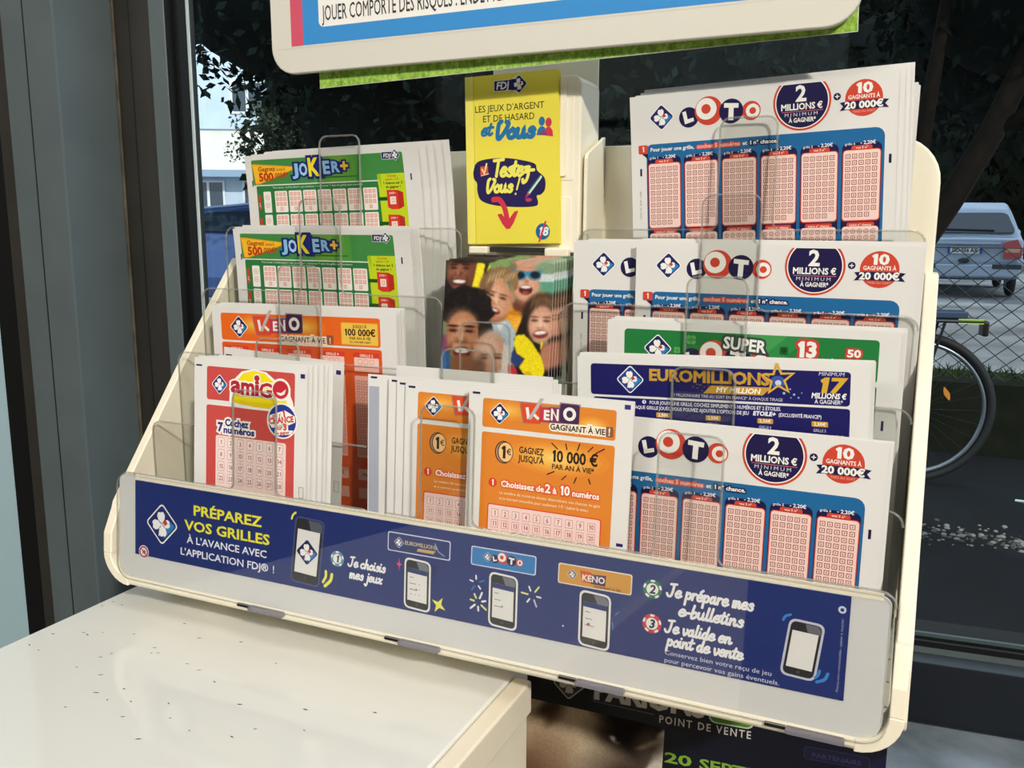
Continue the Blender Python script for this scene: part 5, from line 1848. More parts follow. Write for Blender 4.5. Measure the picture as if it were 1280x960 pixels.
p.poly([(36.0, 60.8), (37.4, 62.2), (34.4, 64.4)], '#b83a6a', 3.5)
p.ell(36.6, 65.0, 1.9, 1.0, '#b83a6a', 3)
ar = smooth_line([(16.0, 64.4), (19.6, 64.6), (22.6, 69.0), (24.0, 75.2)], 5)
p.line(ar, 2.9, '#cf3648', 4)
p.poly([(18.2, 72.2), (20.6, 71.8), (23.4, 75.0), (25.2, 74.6), (28.4, 70.8), (30.6, 70.6), (27.8, 76.8), (25.6, 79.8), (23.4, 80.0), (21.2, 77.4)], '#cf3648', 4)
p.ell(44.6, 81.6, 4.1, 4.3, '#2a7f96', 3)
p.ell(44.6, 81.6, 3.7, 3.9, '#2a5f96', 3.5)
p.text('18', 44.6, 83.6, 4.2, '#eaf2f0', 4, bold=0.0544, align='c', shear=.15, w=6.0)
p.line([(42.6, 86.6), (46.2, 76.6)], 1.0, '#cf3648', 5)
YP = Pose((0.1697, 0.0, 0.0795), 1.03, 0.0)
YM = M('#eede4c', 0.35, 0.4)
bk = sheet('booklet', YP, 53.6, 87.8, p, .8, YM)
tag(bk, 'front yellow booklet LES JEUX D\'ARGENT ET DE HASARD in the cream holder', 'booklet', 'yellow booklets')
for k in range(1, 3):
    o = bk.copy()
    COL.objects.link(o)
    o.location = Vector(YP.P) + Vector((.0002 * k, .00095 * k, -.0003 * k))
    tag(o, 'yellow booklet stacked behind the front one in the cream holder', 'booklet', 'yellow booklets behind the front one')

# ------------------------------------------------------------------ hanging warning sign and grass card
sign = tag(empty('warning_sign', (0.215, -0.02, 0.0835)), 'white framed blue sign JOUER COMPORTE DES RISQUES hanging above the display', 'sign')
s0 = Vector(sign.location)
SPo = Pose((0.0610, -0.0235, 0.2520), 0.0, 0)


def spart(name, m, bevel=0):
    m.v = [tuple(Vector(p) - s0) for p in m.v]
    return m.build(name, sign, bevel=bevel)


FR = M('#dcd8cb', 0.35, 0.4, name='white_sign_frame')
m = MB()
ro = math.radians(0.22)
m.prism(rr(0.0610, 0.3682, 0.0838, 0.2520, 0.0145, 7), lambda q, t: (q[0], t, q[1] + (q[0] - .061) * math.tan(ro)), -0.0235, -0.0195, FR)
spart('frame', m, 0.0008)
p = Print()
p.rect(13.4, 13, 280.4, 140.0 + .9, '#3b8fd2', 1)
p.rect(13.4, 13, 8.0, 140.9, '#d4556c', 2)
p.rrect(32.0, 120.0, 250, 26.0 - .6, (3, 3, 3, 3), '#f4f1ea', 2)
p.text('JOUER COMPORTE DES RISQUES : ENDETTEMENT,', 34.6, 142.4, 7.6, '#3a3836', 3, bold=0.012, w=122)
p.text('09 74 75 13 13 (APPEL NON SURTAXÉ)', 160.0, 142.4, 7.6, '#3a3836', 3, bold=0.012, w=112)
o = sheet('printed_sheet', Pose((0.0610, -0.0236, 0.2520), 0.22, 0), 306, 155, p, .1, M('#dcd8cb', .4), sign, origin=(0.0610, -0.0236, 0.2520))
o.location = Vector((0.0610, -0.0236, 0.2520)) - s0
m = MB()
for x in (0.12, 0.31):
    m.tube([(x, -0.0215, 0.250), (x, -0.0215, 1.32)], 0.0006, M('#d8d8d4', .3))
spart('hanging_cord', m)
gr = MB()
GRASSM = bpy.data.materials.new('printed_grass')
GRASSM.use_nodes = True
nt = GRASSM.node_tree
b_ = nt.nodes['Principled BSDF']
tc = nt.nodes.new('ShaderNodeTexCoord')
mp = nt.nodes.new('ShaderNodeMapping')
mp.inputs['Scale'].default_value = (300, 300, 230)
n1 = nt.nodes.new('ShaderNodeTexNoise')
n1.inputs['Scale'].default_value = 1.0
n1.inputs['Detail'].default_value = 5
n1.inputs['Roughness'].default_value = .7
cr = nt.nodes.new('ShaderNodeValToRGB')
cr.color_ramp.elements[0].position = .34
cr.color_ramp.elements[0].color = lin('#5d8a2a')
cr.color_ramp.elements[1].position = .66
cr.color_ramp.elements[1].color = lin('#d0ea70')
e_ = cr.color_ramp.elements.new(.5)
e_.color = lin('#98c64a')
nt.links.new(tc.outputs['Object'], mp.inputs[0])
nt.links.new(mp.outputs[0], n1.inputs['Vector'])
nt.links.new(n1.outputs[0], cr.inputs[0])
nt.links.new(cr.outputs[0], b_.inputs['Base Color'])
b_.inputs['Roughness'].default_value = .45
p = Print()
p.rect(.2, .2, 277.9, 125.6, GRASSM, 1)
gro = sheet('grass_card', Pose((0.0853, -0.0176, 0.2020), 1.52, 0), 278.3, 126.0, p, .5, PAPER)
tag(gro, 'card printed with green grass sticking out below the white framed sign', 'poster')

# ------------------------------------------------------------------ dark poster under the display
t0_, zt_ = 0.160, -0.246
PW, PH = 236.8, 420.0
us, vs = (np.arange(130) + .5) / 130 * 123, (np.arange(150) + .5) / 150 * 120
U, V_ = np.meshgrid(us, vs)
X, Y = U + 160, V_ + 246
cv = Canvas(X, Y, '#c2a888')
cv.ell(205, 300, 26, 22, '#d0b896', 0, .9)
cv.ell(232, 300, 16, 26, '#d8c4a4', 0, .9)
cv.ell(196, 322, 30, 24, '#7d5c46', 0, .8)
cv.ell(216, 278, 5, 7, '#5a4434', 20, .8)
cv.ell(214, 284, 2.5, 6, '#6a5240', 20, .8)
cv.ell(262, 291, 20, 16, '#4a3c34', 10, .6)
cv.ell(257, 291, 13, 9, '#241c1a', 25, .5)
cv.ell(266, 280, 24, 7, '#1c1716', 12, .35)
cv.ell(212, 279, 8, 3.4, '#4a3a30', -40, .6)
cv.ell(176, 292, 18, 14, '#e0c8a8', 0, .9)
cv.ell(246, 310, 12, 10, '#d8c6a8', 0, .9)
cv.ell(262, 312, 20, 10, '#3c302a', 0, .8)
cv.ell(252.4, 291, 3.0, 1.3, '#f2efe8', 35, .25)
cv.ell(253.8, 291.2, 1.2, 1.4, '#1c1614', 0, .25)
cv.poly([(277, 283), (283, 278), (283, 400), (272, 400), (268, 312), (274, 300)], '#c9c2b2')
cv.ell(272, 290, 7, 9, '#4c4038', 15, .5)
for k in range(4):
    cv.ell(270 + 2 * k, 292 - 1.5 * k, 5, 1.0, '#8c7a68', -25, .4)
cv.ell(200, 380, 60, 40, '#6a4c3c', 0, .8)
cv.blur(2)
cv.grain(.05)
p = Print()
DK = '#0e1020'
p.poly([(0, 0), (PW, 0), (PW, PH), (112, PH), (121, 33.2), (118, 31.6), (38, 28.6), (0, 28.0)], '#16181f', 3)
p.poly([(121, 33.4), (112, PH), (PW, PH), (PW, 0), (150, 0)], DK, 3.4)
p.poly([(190, 60), (PW, 24), (PW, 100)], '#191a3a', 3.6)
SIL = '#c9c7c4'
p.clover(64.6, 15.4, 9.0, 4, base='#3f3f45', rim=SIL, corner=None, white=SIL, red=None)
p.text('PARIONS', 79.6, 21.2, 11, SIL, 4, bold=0.0748, w=63.2)
p.rrect(145, 8.0, 24.4, 15.4, 4, '#c9d2c4', 4)
p.rrect(145.8, 8.6, 22.8, 14.0, 3.6, '#4f8a1e', 4.5)
p.text('+', 150, 19.8, 6, '#d8e8c8', 5, bold=0.034)
p.line([(79.6, 18.8), (79.6, 23.2), (115, 24.8)], .25, '#8c8a88', 4, cap=False)
p.text('POINT DE VENTE', 117.6, 29.0, 4.4, '#d6d4d0', 4, bold=0.0238, w=51.4, track=.22)
p.text('20', 121.4, 52.6, 6.0, '#7fae38', 4, bold=.035, w=15.5)
p.text('SEPTEMBRE', 141.0, 52.6, 6.0, '#7fae38', 4, bold=.035, w=62)
p.rrect(196, 27, 33, 7.6, 2, '#2c2c52', 4)
p.rrect(196.4, 27.4, 32.2, 6.8, 1.8, '#16172f', 4.3)
p.text('PARTENAIRE', 200, 32.8, 2.6, '#34345c', 5, bold=0.0272, w=25)


class WPose:
    def __init__(s, t, d, z):
        s.t, s.d, s.z = t, d, z
        s.P = np.array(W(t, d, z))

    def __call__(s, u, v, z):
        return np.array(W(s.t + u * 1e-3, s.d - z * 1e-3, s.z - v * 1e-3))


lp = photo_into('sports_poster', WPose(t0_, -0.078, zt_), PW, PH, 123, 120, cv.img, extra=p, sheetmat=M('#e9e6de', .4), thick=3.5, pm=PHOTO_MATT)
tag(lp, 'dark poster with a cropped face and POINT DE VENTE, under the display', 'poster')


# ------------------------------------------------------------------ outside the window
ASPH = noisy('dark_asphalt', '#0a0d11', '#12161b', 3.0, 0.85, 8, 0.2, .35, .7, .1)  # near-black asphalt with faint mottling
PAVE = noisy('grey_street', '#6d6f71', '#a3a5a6', 0.9, 0.9, 6, 0.1)
struct('ground', lambda m: m.box(-60, 60, 0.25, 4.55, -1.16, -1.10, ASPH))
struct('ground_street', lambda m: m.box(-90, 60, 4.55, 90, -1.16, -1.10, PAVE))
struct('ground_bank', lambda m: m.box(-14, 12, 4.42, 4.60, -1.12, -0.74, noisy('mossy_bank', '#0f120c', '#1a1e14', 7, .95, 6, .1, .3, .7, .4)))


def pebbles(m):
    for k in range(800):
        x = random.uniform(-.4, 1.9)
        y = 3.03 + 0.06 * x + random.gauss(0, .06)
        r = random.uniform(.003, .013)
        m.ball((x, y, -1.098), r, r * random.uniform(.7, 1.2), r * .6, (PEB1, PEB2)[k % 2], 6, 4)


PEB1, PEB2 = M('#77756f', .9), M('#45433f', .9)
m = MB()
pebbles(m)
tag(m.build('gravel'), 'strip of light gravel along the dark asphalt outside', 'gravel', kind='stuff')


def grass(m):
    for k in range(2600):
        x, y = random.uniform(-3, 4), random.uniform(4.61, 4.95)
        h = random.uniform(.02, .07)
        a = random.uniform(0, 6.3)
        w = .006
        z = -.755
        m.add([(x - w * math.cos(a), y - w * math.sin(a), z), (x + w * math.cos(a), y + w * math.sin(a), z), (x + random.uniform(-.04, .04), y, z + h)], [(0, 1, 2)], (GR1, GR2)[k % 2])


GR1, GR2 = M('#1f2d14', .9, .1), M('#2d3d1c', .9, .1)
m = MB()
m.box(-3, 4, 4.602, 4.95, -1.10, -0.75, M('#222d16', .95, .1))
grass(m)
tag(m.build('grass'), 'green grass growing along the foot of the chain link fence', 'grass', kind='stuff')

# chain link fence
fe = tag(empty('chain_link_fence', (0.6, 4.52, -0.74)), 'dark chain link fence on the low bank in front of the silver car', 'fence')
f0 = Vector(fe.location)
WIRE = M('#23282a', .5, .4)
for x in (-2.2, 0.12, 2.44):
    m = MB()
    m.tube([(x - f0.x, 0, 0), (x - f0.x, 0, .68)], .022, WIRE, 10)
    m.build('fence_post', fe)
m = MB()
s_, n_ = .105, 46
for k in range(-8, n_):
    for sg in (1, -1):
        pts = []
        x0 = -2.2 + k * s_
        z = 0.0
        pts = [(x0 - f0.x + sg * 0.0, 0.002 * sg, 0.0), (x0 + sg * .66 * 1.2 - f0.x, 0.002 * sg, .66)]
        if -2.3 < x0 < 2.9:
            m.tube(pts, .0024, WIRE, 4, caps=False)
m.tube([(-2.2 - f0.x, 0, .66), (2.44 - f0.x, 0, .66)], .003, WIRE, 6)
m.build('wire_mesh', fe)


# cars
def car(name, label, loc, heading, paint, H=1.6, W_=1.72, L=4.2, plate=None, dark=False):
    """hatchback: local +x forward, y left, z up; origin on the ground at the middle"""
    root = tag(empty(name, loc), label, 'car')
    root.rotation_euler = (0, 0, heading)
    hw = W_ / 2
    h = H
    BODY = M(paint, .28, .6, .25)
    DKG = M('#2b3845', .06, .6)  # blue-grey puts the reflected sky into the glass colour
    DKT = M('#17191b', .7)
    prof = [(-L / 2 + .02, .42), (-L / 2 - .03, .62), (-L / 2 + .05, .98), (-L / 2 + .16, 1.04), (-L / 2 + .42, h - .12), (-L / 2 + .62, h - .02), (-.2, h), (.35, h - .05),
            (1.22, 1.08), (1.75, .95), (L / 2 - .05, .78), (L / 2, .55), (L / 2 - .06, .32), (1.72, .26), (-1.7, .28), (-L / 2 + .1, .32)]

    def yy(z, s):
        if z < 1.0:
            return s * (hw - .05 * max(0, (.5 - z) / .3) - .02 * abs(z - .7))
        return s * (hw - .02 - (z - 1.0) / (h - 1.0) * .24)
    m = MB()
    n = len(prof)
    cols = (-1, -.9, 0, .9, 1)
    v = []
    for c in cols:
        for (x, z) in prof:
            q = abs(c)
            shx = -.06 * (x / (L / 2)) * (1 if q == 1 else (.35 if q == .9 else 0))
            shz = (-.035 if z > .6 else .02) * (1 if q == 1 else (.2 if q == .9 else 0))
            v.append((x + shx, yy(z, c), z + shz))
    f = [tuple(range(n)), tuple(4 * n + k for k in range(n))[::-1]]
    for c in range(4):
        for k in range(n):
            l = (k + 1) % n
            f.append((c * n + k, (c + 1) * n + k, (c + 1) * n + l, c * n + l))
    m.add(v, f, BODY)
    m.build('body', root, smooth=False, bevel=.03)
    # rear glass
    xr0, xr1 = -L / 2 + .172, -L / 2 + .16 + .26 * (h - .24) / (h - .16)
    xr1 = -L / 2 + .16 + .26 * (h - 1.24) / (h - 1.16)

    def rear(y, t, o):
        return (xr0 + (xr1 - xr0) * t - o, y, 1.06 + (h - .20 - 1.06) * t + o * .5)
    m = MB()
    pl = rr(-1, 1, 0.02, .98, .16, 4)
    m.prism(pl, lambda p, t: rear(p[0] * (hw - .13 - .15 * p[1]), p[1], t), -.02, .028, DKG)
    m.build('rear_window', root)
    m = MB()
    m.tube([rear(-.42, .1, .045), rear(.4, .16, .045)], .012, DKT, 6)
    m.build('rear_wiper', root)
    m = MB()
    m.prism(rr(-1, 1, 0.05, .95, .1, 3), lambda p, t: (1.20 - .83 * p[1] + t * .6, p[0] * (hw - .1 - .15 * p[1]), 1.10 + (h - .07 - 1.10) * p[1] + t), -.02, .03, DKG)
    m.build('windscreen', root)
    for s in (-1, 1):
        m = MB()
        m.prism([(-1.55, 1.07), (-1.28, h - .17), (-.45, h - .1), (-.42, 1.05)], lambda p, t, s=s: (p[0], yy(p[1], s) + s * t, p[1]), -.03, .012, DKG)
        m.build('side_window', root)
        m = MB()
        m.prism([(-.36, 1.05), (-.38, h - .1), (.2, h - .12), (.98, 1.07)], lambda p, t, s=s: (p[0], yy(p[1], s) + s * t, p[1]), -.03, .012, DKG)
        m.build('side_window', root)
        m = MB()
        m.ball((.88, s * (hw + .09), 1.08), .09, .11, .075, BODY, 10, 7)
        m.tube([(.9, s * (hw - .06), 1.03), (.88, s * (hw + .04), 1.06)], .025, DKT)
        m.build('mirror', root, smooth=True)
        m = MB()                                       # tail lamp wrapping the corner
        m.prism([(.0, .66), (.0, .92), (.16, .97), (.24, .80), (.22, .66)], lambda p, t, s=s: (-L / 2 - .02 + t + p[0] * .1, s * (hw - .30 + p[0] * 1.15), p[1]), -.045, .18, M('#a31f1c', .2, .6))
        tl = m.build('tail_lamp', root)
        m = MB()
        m.prism(rr(.02, .20, .76, .83, .02, 2), lambda p, t, s=s: (-L / 2 - .07 + t + p[0] * .1, s * (hw - .30 + p[0] * 1.15), p[1]), -.012, .06, M('#c98a6c', .2, .6))
        m.build('lens', tl)
        m = MB()
        m.prism(rr(.0, .34, .62, .78, .06, 3), lambda p, t, s=s: (L / 2 - .12 + t - p[0] * .3, s * (hw - .42 + p[0]), p[1]), -.05, .06, M('#dfe6ea', .1, .6))
        m.build('head_lamp', root)
        for x in (-L / 2 + .78, L / 2 - .82):
            m = MB()
            m.torus((x, s * (hw - .10), .31), (0, 1, 0), .235, .075, DKT, 28, 8)
            wl = m.build('wheel', root, smooth=True)
            m = MB()
            m.tube([(x, s * (hw - .16), .31), (x, s * (hw - .05), .31)], .19, M('#9aa0a4', .3, .5, .6), 20)
            m.build('rim', wl)
    m = MB()
    m.box(-L / 2 - .085, -L / 2 + .1, -hw + .04, hw - .04, .34, .56, BODY)
    m.build('rear_bumper', root, bevel=.04)
    for y0, y1 in ((-hw + .03, -.42), (.42, hw - .03)):
        m = MB()
        m.box(-L / 2 - .10, -L / 2 - .06, y0, y1, .49, .565, M('#2c3136', .5))
        m.build('bumper_strip', root, bevel=.008)
    m = MB()
    m.box(-L / 2 - .045, -L / 2 + .05, -.52, .52, .885, .92, BODY)
    m.build('tailgate_trim', root, bevel=.01)
    m = MB()
    m.ball((-L / 2 - .05, 0, .62), .03, .09, .045, M('#1c242c', .3), 16, 8)
    m.build('badge', root, smooth=True)
    if plate:
        p = Print()
        p.rect(0, 0, 520, 110, '#d9dcda', 1)
        p.rect(0, 0, 42, 110, '#2a4fa0', 6)
        p.rect(478, 0, 42, 110, '#2a4fa0', 6)
        p.text(plate, 260, 86, 66, '#20242a', 12, bold=0.0408, align='c', w=380)

        def PP(u, v, z):
            return np.array((-L / 2 - .035 - z * 1e-3 - .012 * (1 - v / 110), .26 - u * 1e-3, .845 - v * 1e-3))
        PP.P = (-L / 2 - .035, .26, .845)
        V = [tuple(PP(x, y, z)) for z in (0, -14) for x, y in ((0, 0), (520, 0), (520, 110), (0, 110))]
        Fc = [(0, 1, 2, 3), (7, 6, 5, 4), (0, 4, 5, 1), (1, 5, 6, 2), (2, 6, 7, 3), (3, 7, 4, 0)]
        k = len(V)
        V += [tuple(PP(a, b, c * 20)) for a, b, c in p.v]
        Fc += [tuple(a + k for a in q) for q in p.f]
        link('number_plate', mesh_from('number_plate', V, Fc, [M('#c8cccc', .4)] + [mat_of(c) for c in p.mats], [0] * 6 + [c + 1 for c in p.c]), root)
    return root


car('silver_car', 'silver hatchback seen from behind through the fence, with a light number plate', (1.128, 18.35, -1.10), math.radians(90), '#98a7ba', 1.60, 1.74, 4.3, 'DD·556 AX')
car('blue_car', 'blue car parked in front of the pale house at the left', (-7.35, 8.55, -1.10), math.radians(204), '#3a5486', 1.40, 1.74, 4.3)

# bicycle
bi = tag(empty('bicycle', (0.08, 3.68, -1.10)), 'dark bicycle standing on the asphalt outside, its big rear wheel showing right of the display', 'bicycle')
bi.rotation_euler = (0, 0, math.radians(12))
TY, RIM, FRM = M('#0f1113', .7), M('#7d838a', .3, .5, .7), M('#1b1e22', .35)
R_ = .335
for nm, x in (('rear_wheel', .36), ('front_wheel', -.70)):
    m = MB()
    m.torus((x, 0, R_), (0, 1, 0), R_ - .018, .019, TY, 64, 8)
    wh = m.build(nm, bi, smooth=True)
    m = MB()
    m.torus((x, 0, R_), (0, 1, 0), R_ - .046, .010, RIM, 64, 6)
    m.build('rim', wh, smooth=True)
    m = MB()
    for k in range(28):
        a = 2 * math.pi * k / 28
        m.tube([(x + .02 * math.cos(a), .02 * (1 if k % 2 else -1), R_ + .02 * math.sin(a)), (x + (R_ - .05) * math.cos(a), 0, R_ + (R_ - .05) * math.sin(a))], .0007, FRM, 4, caps=False)
    m.tube([(x, -.04, R_), (x, .04, R_)], .022, RIM, 10)
    m.build('spokes', wh)
    m = MB()
    a = math.radians(28)
    m.prism(rr(-.035, .035, -.017, .017, .016, 4), lambda p, t, x=x, a=a: (x + .15 * math.cos(a) + p[0] * math.sin(a) * .9, -.012 + t, R_ + .15 * math.sin(a) + p[1] + p[0] * -.5), 0, .008, M('#c07a2c', .3))
    m.build('reflector', wh)
m = MB()
for a, b in (((.36, 0, R_), (-.10, 0, .29)), ((-.10, 0, .29), (.06, 0, .74)), ((.06, 0, .70), (-.50, 0, .78)), ((-.10, 0, .29), (-.51, 0, .70)), ((.36, 0, R_), (.05, 0, .66))):
    m.tube([a, b], .017, FRM)
m.tube([(-.49, 0, .84), (-.55, 0, .62), (-.70, 0, R_)], .018, FRM)
m.build('frame', bi)
m = MB()
m.prism([(-.10, -.02), (.06, -.02), (.17, -.07), (.19, 0), (.17, .07), (.06, .02), (-.10, .02)], lambda p, t: (p[0] + .05, p[1], t), .80, .845, M('#15110f', .6))
m.tube([(.07, 0, .72), (.06, 0, .81)], .013, RIM)
m.build('saddle', bi, bevel=.01)
m = MB()
m.tube([(-.49, 0, .82), (-.48, 0, .95)], .014, RIM)
m.tube([(-.40, -.28, .98), (-.47, -.12, .96), (-.48, 0, .95), (-.47, .12, .96), (-.40, .28, .98)], .013, FRM)
m.build('handlebar', bi)
m = MB()
for y in (-.055, .055):
    m.tube([(.08, y, .725), (.60, y, .725)], .008, FRM)
    m.tube([(.36, y * .8, R_), (.45, y, .72)], .006, FRM)
for x in (.15, .3, .45, .6):
    m.tube([(x, -.055, .725), (x, .055, .725)], .006, FRM)
m.build('luggage_rack', bi)
m = MB()
m.box(.10, .54, -.05, .05, .735, .765, M('#22324e', .5))
m.box(.12, .36, -.052, .052, .766, .79, M('#5f74a8', .6))
m.build('strapped_bundle', bi, bevel=.006)
m = MB()
m.box(.50, .60, -.06, -.052, .715, .735, M('#a8d02c', .4))
m.build('yellow_strip', bi)
m = MB()
m.box(.605, .63, -.035, .035, .66, .725, M('#1c1012', .3))
m.build('rear_light', bi, bevel=.008)

m = MB()
m.add([(.845, 3.62, -1.095), (.93, 3.60, -1.090), (.935, 3.625, -1.092), (.85, 3.648, -1.096)], [(0, 1, 2, 3)], M('#c9d6dc', .6))
m.add([(.845, 3.62, -1.098), (.93, 3.60, -1.098), (.935, 3.625, -1.098), (.85, 3.648, -1.098)], [(3, 2, 1, 0)], M('#c9d6dc', .6))
tag(m.build('paper_scrap'), 'small white scrap of paper lying on the dark asphalt behind the bicycle wheel', 'paper scrap')


def leaf_thing(x, y, s, label, c):
    m = MB()
    pts = [(x + s * math.cos(t) * (1.0 + .25 * math.cos(3 * t)), y + .6 * s * math.sin(t) * (1 + .2 * math.cos(5 * t))) for t in np.linspace(0, 2 * math.pi, 19)[:-1]]
    m.prism(pts, lambda p, t: (p[0], p[1], t), -1.0985, -1.0945, M(c, .8))
    m.tube([(x + s, y, -1.096), (x + 1.7 * s, y + .2 * s, -1.094)], .002, M('#5a4030', .8), 5)
    tag(m.build('fallen_leaf'), label, 'leaf')


leaf_thing(.70, 1.93, .030, 'reddish fallen leaf on the asphalt just outside the window', '#7c4a40')
leaf_thing(.575, 1.90, .018, 'small pale fallen leaf beside the reddish one on the asphalt', '#8c8f90')

# pale house
ho = tag(empty('house', (-23.4, 26.6, -1.10)), 'pale blue and cream house with white windows across the street at the left', 'house')
ho.rotation_euler = (0, 0, math.radians(28))
WALL1, WALL2 = noisy('cream_render', '#e6e2d4', '#f0ece0', 1.5, .9, 4, .1), noisy('pale_blue_render', '#c2d2e0', '#cddae6', 1.5, .9, 4, .1)
for nm, z0, z1, d, mt in (('ground_storey', 0, 3.0, 0, WALL2), ('middle_storey', 3.0, 4.75, .1, WALL1), ('upper_storey', 4.75, 9.0, .0, WALL2)):
    m = MB()
    m.box(-9, 9, d, 8, z0, z1, mt)
    m.build(nm, ho)
m = MB()
m.box(-9.2, 9.2, -.9, .2, 2.95, 3.2, M('#8fa6bc', .7))
m.build('canopy', ho)
m = MB()
m.prism([(-.5, 9.0), (8.5, 9.0), (4, 11.4)], lambda p, t: (t, p[0], p[1]), -9.4, 9.4, M('#8a6a58', .85))
m.build('roof', ho)
for x, z in ((-2.3, 1.7), (-1.0, 1.66), (.9, 1.7), (3.0, 1.75), (-4.6, 1.75), (-2.0, 5.3), (.6, 5.3), (3.0, 5.4), (-4.6, 5.3)):
    m = MB()
    for a, b_, c, d in ((-.62, .62, 0, .08), (-.62, .62, 1.12, 1.2), (-.62, -.54, .08, 1.12), (.54, .62, .08, 1.12), (-.05, .05, .08, 1.12)):
        m.box(x + a, x + b_, -.06, .05, z + c, z + d, M('#e8eef2', .5))
    wf = m.build('window_frame', ho)
    m = MB()
    m.box(x - .55, x + .55, -.02, .02, z + .06, z + 1.14, M('#3c4650', .1, .6))
    m.build('pane', wf)

# trees
BARK = noisy('dark_bark', '#0c0a08', '#1a1510', 9, .95, 6, .1, .3, .7, .3)


def tree(name, label, base, trunk, crowns, leafc, n, size, core=True, group=None, seed=1, spread=1.0):
    rg = np.random.RandomState(seed)
    root = tag(empty(name, base), label, 'tree', group)
    b0 = Vector(base)
    m = MB()
    for pts, rad in trunk:
        m.tube([Vector(p) - b0 for p in pts], rad, BARK, 9)
    m.build('trunk', root, smooth=True)
    m = MB()
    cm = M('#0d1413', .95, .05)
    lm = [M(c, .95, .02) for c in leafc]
    tot = sum(c[3] * c[4] for c in crowns)
    for (cx, cy, cz, rx, rz) in crowns:
        c = (cx - b0.x, cy - b0.y, cz - b0.z)
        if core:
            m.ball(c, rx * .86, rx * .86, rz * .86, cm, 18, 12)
        kn = int(n * rx * rz / tot)
        d = rg.normal(size=(kn, 3))
        d /= np.linalg.norm(d, axis=1)[:, None]
        rad = rg.uniform(.80, 1.10 * spread, kn) if core else rg.uniform(.15, 1.05, kn)
        for k in range(kn):
            p = np.array(c) + d[k] * rad[k] * np.array((rx, rx, rz))
            a = rg.normal(size=3)
            a /= np.linalg.norm(a)
            e = np.cross(a, rg.normal(size=3))
            e /= np.linalg.norm(e)
            s1, s2 = size * rg.uniform(.5, 1.2), size * rg.uniform(.25, .5)
            m.add([p - a * s1, p - e * s2, p + a * s1, p + e * s2], [(0, 1, 2, 3)], lm[k % len(lm)])
    m.build('foliage', root)
    return root


DKL = ('#151f1c', '#1b2824', '#101815')  # leaf tones lifted toward teal for the room's reflection in the glass
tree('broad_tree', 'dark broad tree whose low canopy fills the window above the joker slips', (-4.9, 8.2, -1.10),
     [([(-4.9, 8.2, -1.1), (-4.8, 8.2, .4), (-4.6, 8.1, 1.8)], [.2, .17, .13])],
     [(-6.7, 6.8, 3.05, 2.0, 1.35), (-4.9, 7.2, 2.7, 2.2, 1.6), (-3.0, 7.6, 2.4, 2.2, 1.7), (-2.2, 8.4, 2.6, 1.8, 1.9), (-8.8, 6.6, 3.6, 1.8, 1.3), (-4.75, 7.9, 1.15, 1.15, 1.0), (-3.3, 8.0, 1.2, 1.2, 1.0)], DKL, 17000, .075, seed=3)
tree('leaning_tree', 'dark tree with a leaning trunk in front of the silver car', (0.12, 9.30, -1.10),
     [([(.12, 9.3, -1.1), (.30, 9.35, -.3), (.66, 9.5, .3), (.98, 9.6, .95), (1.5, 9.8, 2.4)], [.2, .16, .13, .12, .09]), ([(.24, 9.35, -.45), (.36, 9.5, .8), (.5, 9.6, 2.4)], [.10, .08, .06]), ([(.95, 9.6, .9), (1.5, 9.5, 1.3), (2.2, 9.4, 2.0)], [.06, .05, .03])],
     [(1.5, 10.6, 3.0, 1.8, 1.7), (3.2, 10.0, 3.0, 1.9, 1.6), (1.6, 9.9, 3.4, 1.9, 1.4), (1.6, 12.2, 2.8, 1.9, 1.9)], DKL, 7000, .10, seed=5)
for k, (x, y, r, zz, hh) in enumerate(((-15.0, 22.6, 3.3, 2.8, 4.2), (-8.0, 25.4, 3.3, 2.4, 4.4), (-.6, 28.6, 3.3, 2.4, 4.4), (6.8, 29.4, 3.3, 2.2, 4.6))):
    tree('background_tree', 'dark dense tree in the row far behind the street', (x, y, -1.10), [([(x, y, -1.1), (x, y, zz)], [.25, .15])], [(x, y, zz, r, hh)], ('#0e160f', '#141e14', '#0a100b'), 1500, .28, group='dark trees far behind the street', seed=20 + k)
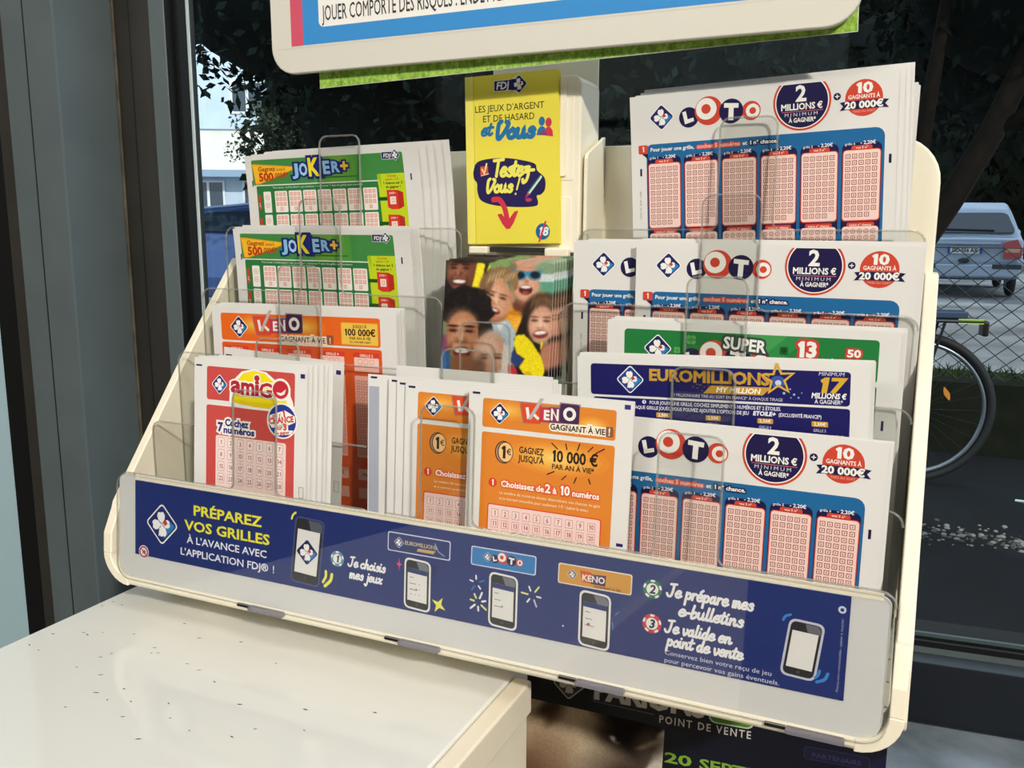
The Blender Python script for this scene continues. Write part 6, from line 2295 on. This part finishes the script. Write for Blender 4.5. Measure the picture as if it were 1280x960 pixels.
tree('added_shade_tree', 'unseen tree added out past the window edge to shade the silver car', (8.3, 11.0, -1.10), [([(8.3, 11, -1.1), (8.3, 11, 4.5)], [.22, .14])], [(8.3, 11.0, 5.2, 3.4, 2.6)], ('#151f1c', '#1b2824', '#101815'), 1500, .2, seed=31)  # out of view, added only to keep the silver car in shade
he = tag(empty('tall_hedge', (2.5, 41.0, -1.10)), 'tall dark evergreen hedge closing the view behind the far trees', 'hedge')
he.rotation_euler = (0, 0, math.radians(26))
m = MB()
m.box(-17, 17, -1.2, 1.2, 0, 11.5, M('#090d09', .95, .02))
rg = np.random.RandomState(4)
for k in range(2600):
    p_ = np.array((rg.uniform(-17, 17), rg.uniform(-1.5, -1.1), rg.uniform(0, 11.9)))
    a_ = rg.normal(size=3) * .3
    b_ = rg.normal(size=3) * .12
    m.add([p_ - a_, p_ - b_, p_ + a_, p_ + b_], [(0, 1, 2, 3)], M('#101811', .95, .02))
m.build('foliage', he)
# the light branch hanging in front of the house
rg = np.random.RandomState(11)
tr0 = [(-8.1, 12.0, -1.1), (-8.2, 12.0, .5), (-8.6, 11.9, 1.5)]
tree('small_street_tree', 'small tree with open sparse leaves in front of the pale house', (-8.1, 12.0, -1.10),
     [(tr0, [.10, .08, .045]), ([(-8.25, 12.0, .6), (-8.6, 11.8, .95), (-9.2, 11.5, 1.0), (-9.7, 11.3, .85)], [.04, .03, .02, .01]), ([(-8.6, 11.9, 1.5), (-9.1, 11.6, 1.7), (-9.7, 11.3, 1.6)], [.04, .025, .012]), ([(-8.4, 11.9, 1.0), (-8.9, 11.6, 1.35), (-9.4, 11.4, 1.3)], [.03, .02, .012])],
     [(-9.35, 11.4, 1.62, .55, .34), (-8.9, 11.6, 1.30, .45, .30), (-8.5, 11.8, 1.75, .55, .50), (-9.7, 11.3, 1.25, .35, .25), (-8.5, 11.9, 1.15, .35, .25), (-8.0, 12.1, 2.2, .8, .6)], ('#3d463a', '#4b5444', '#2c3428'), 3600, .045, core=False, seed=9)
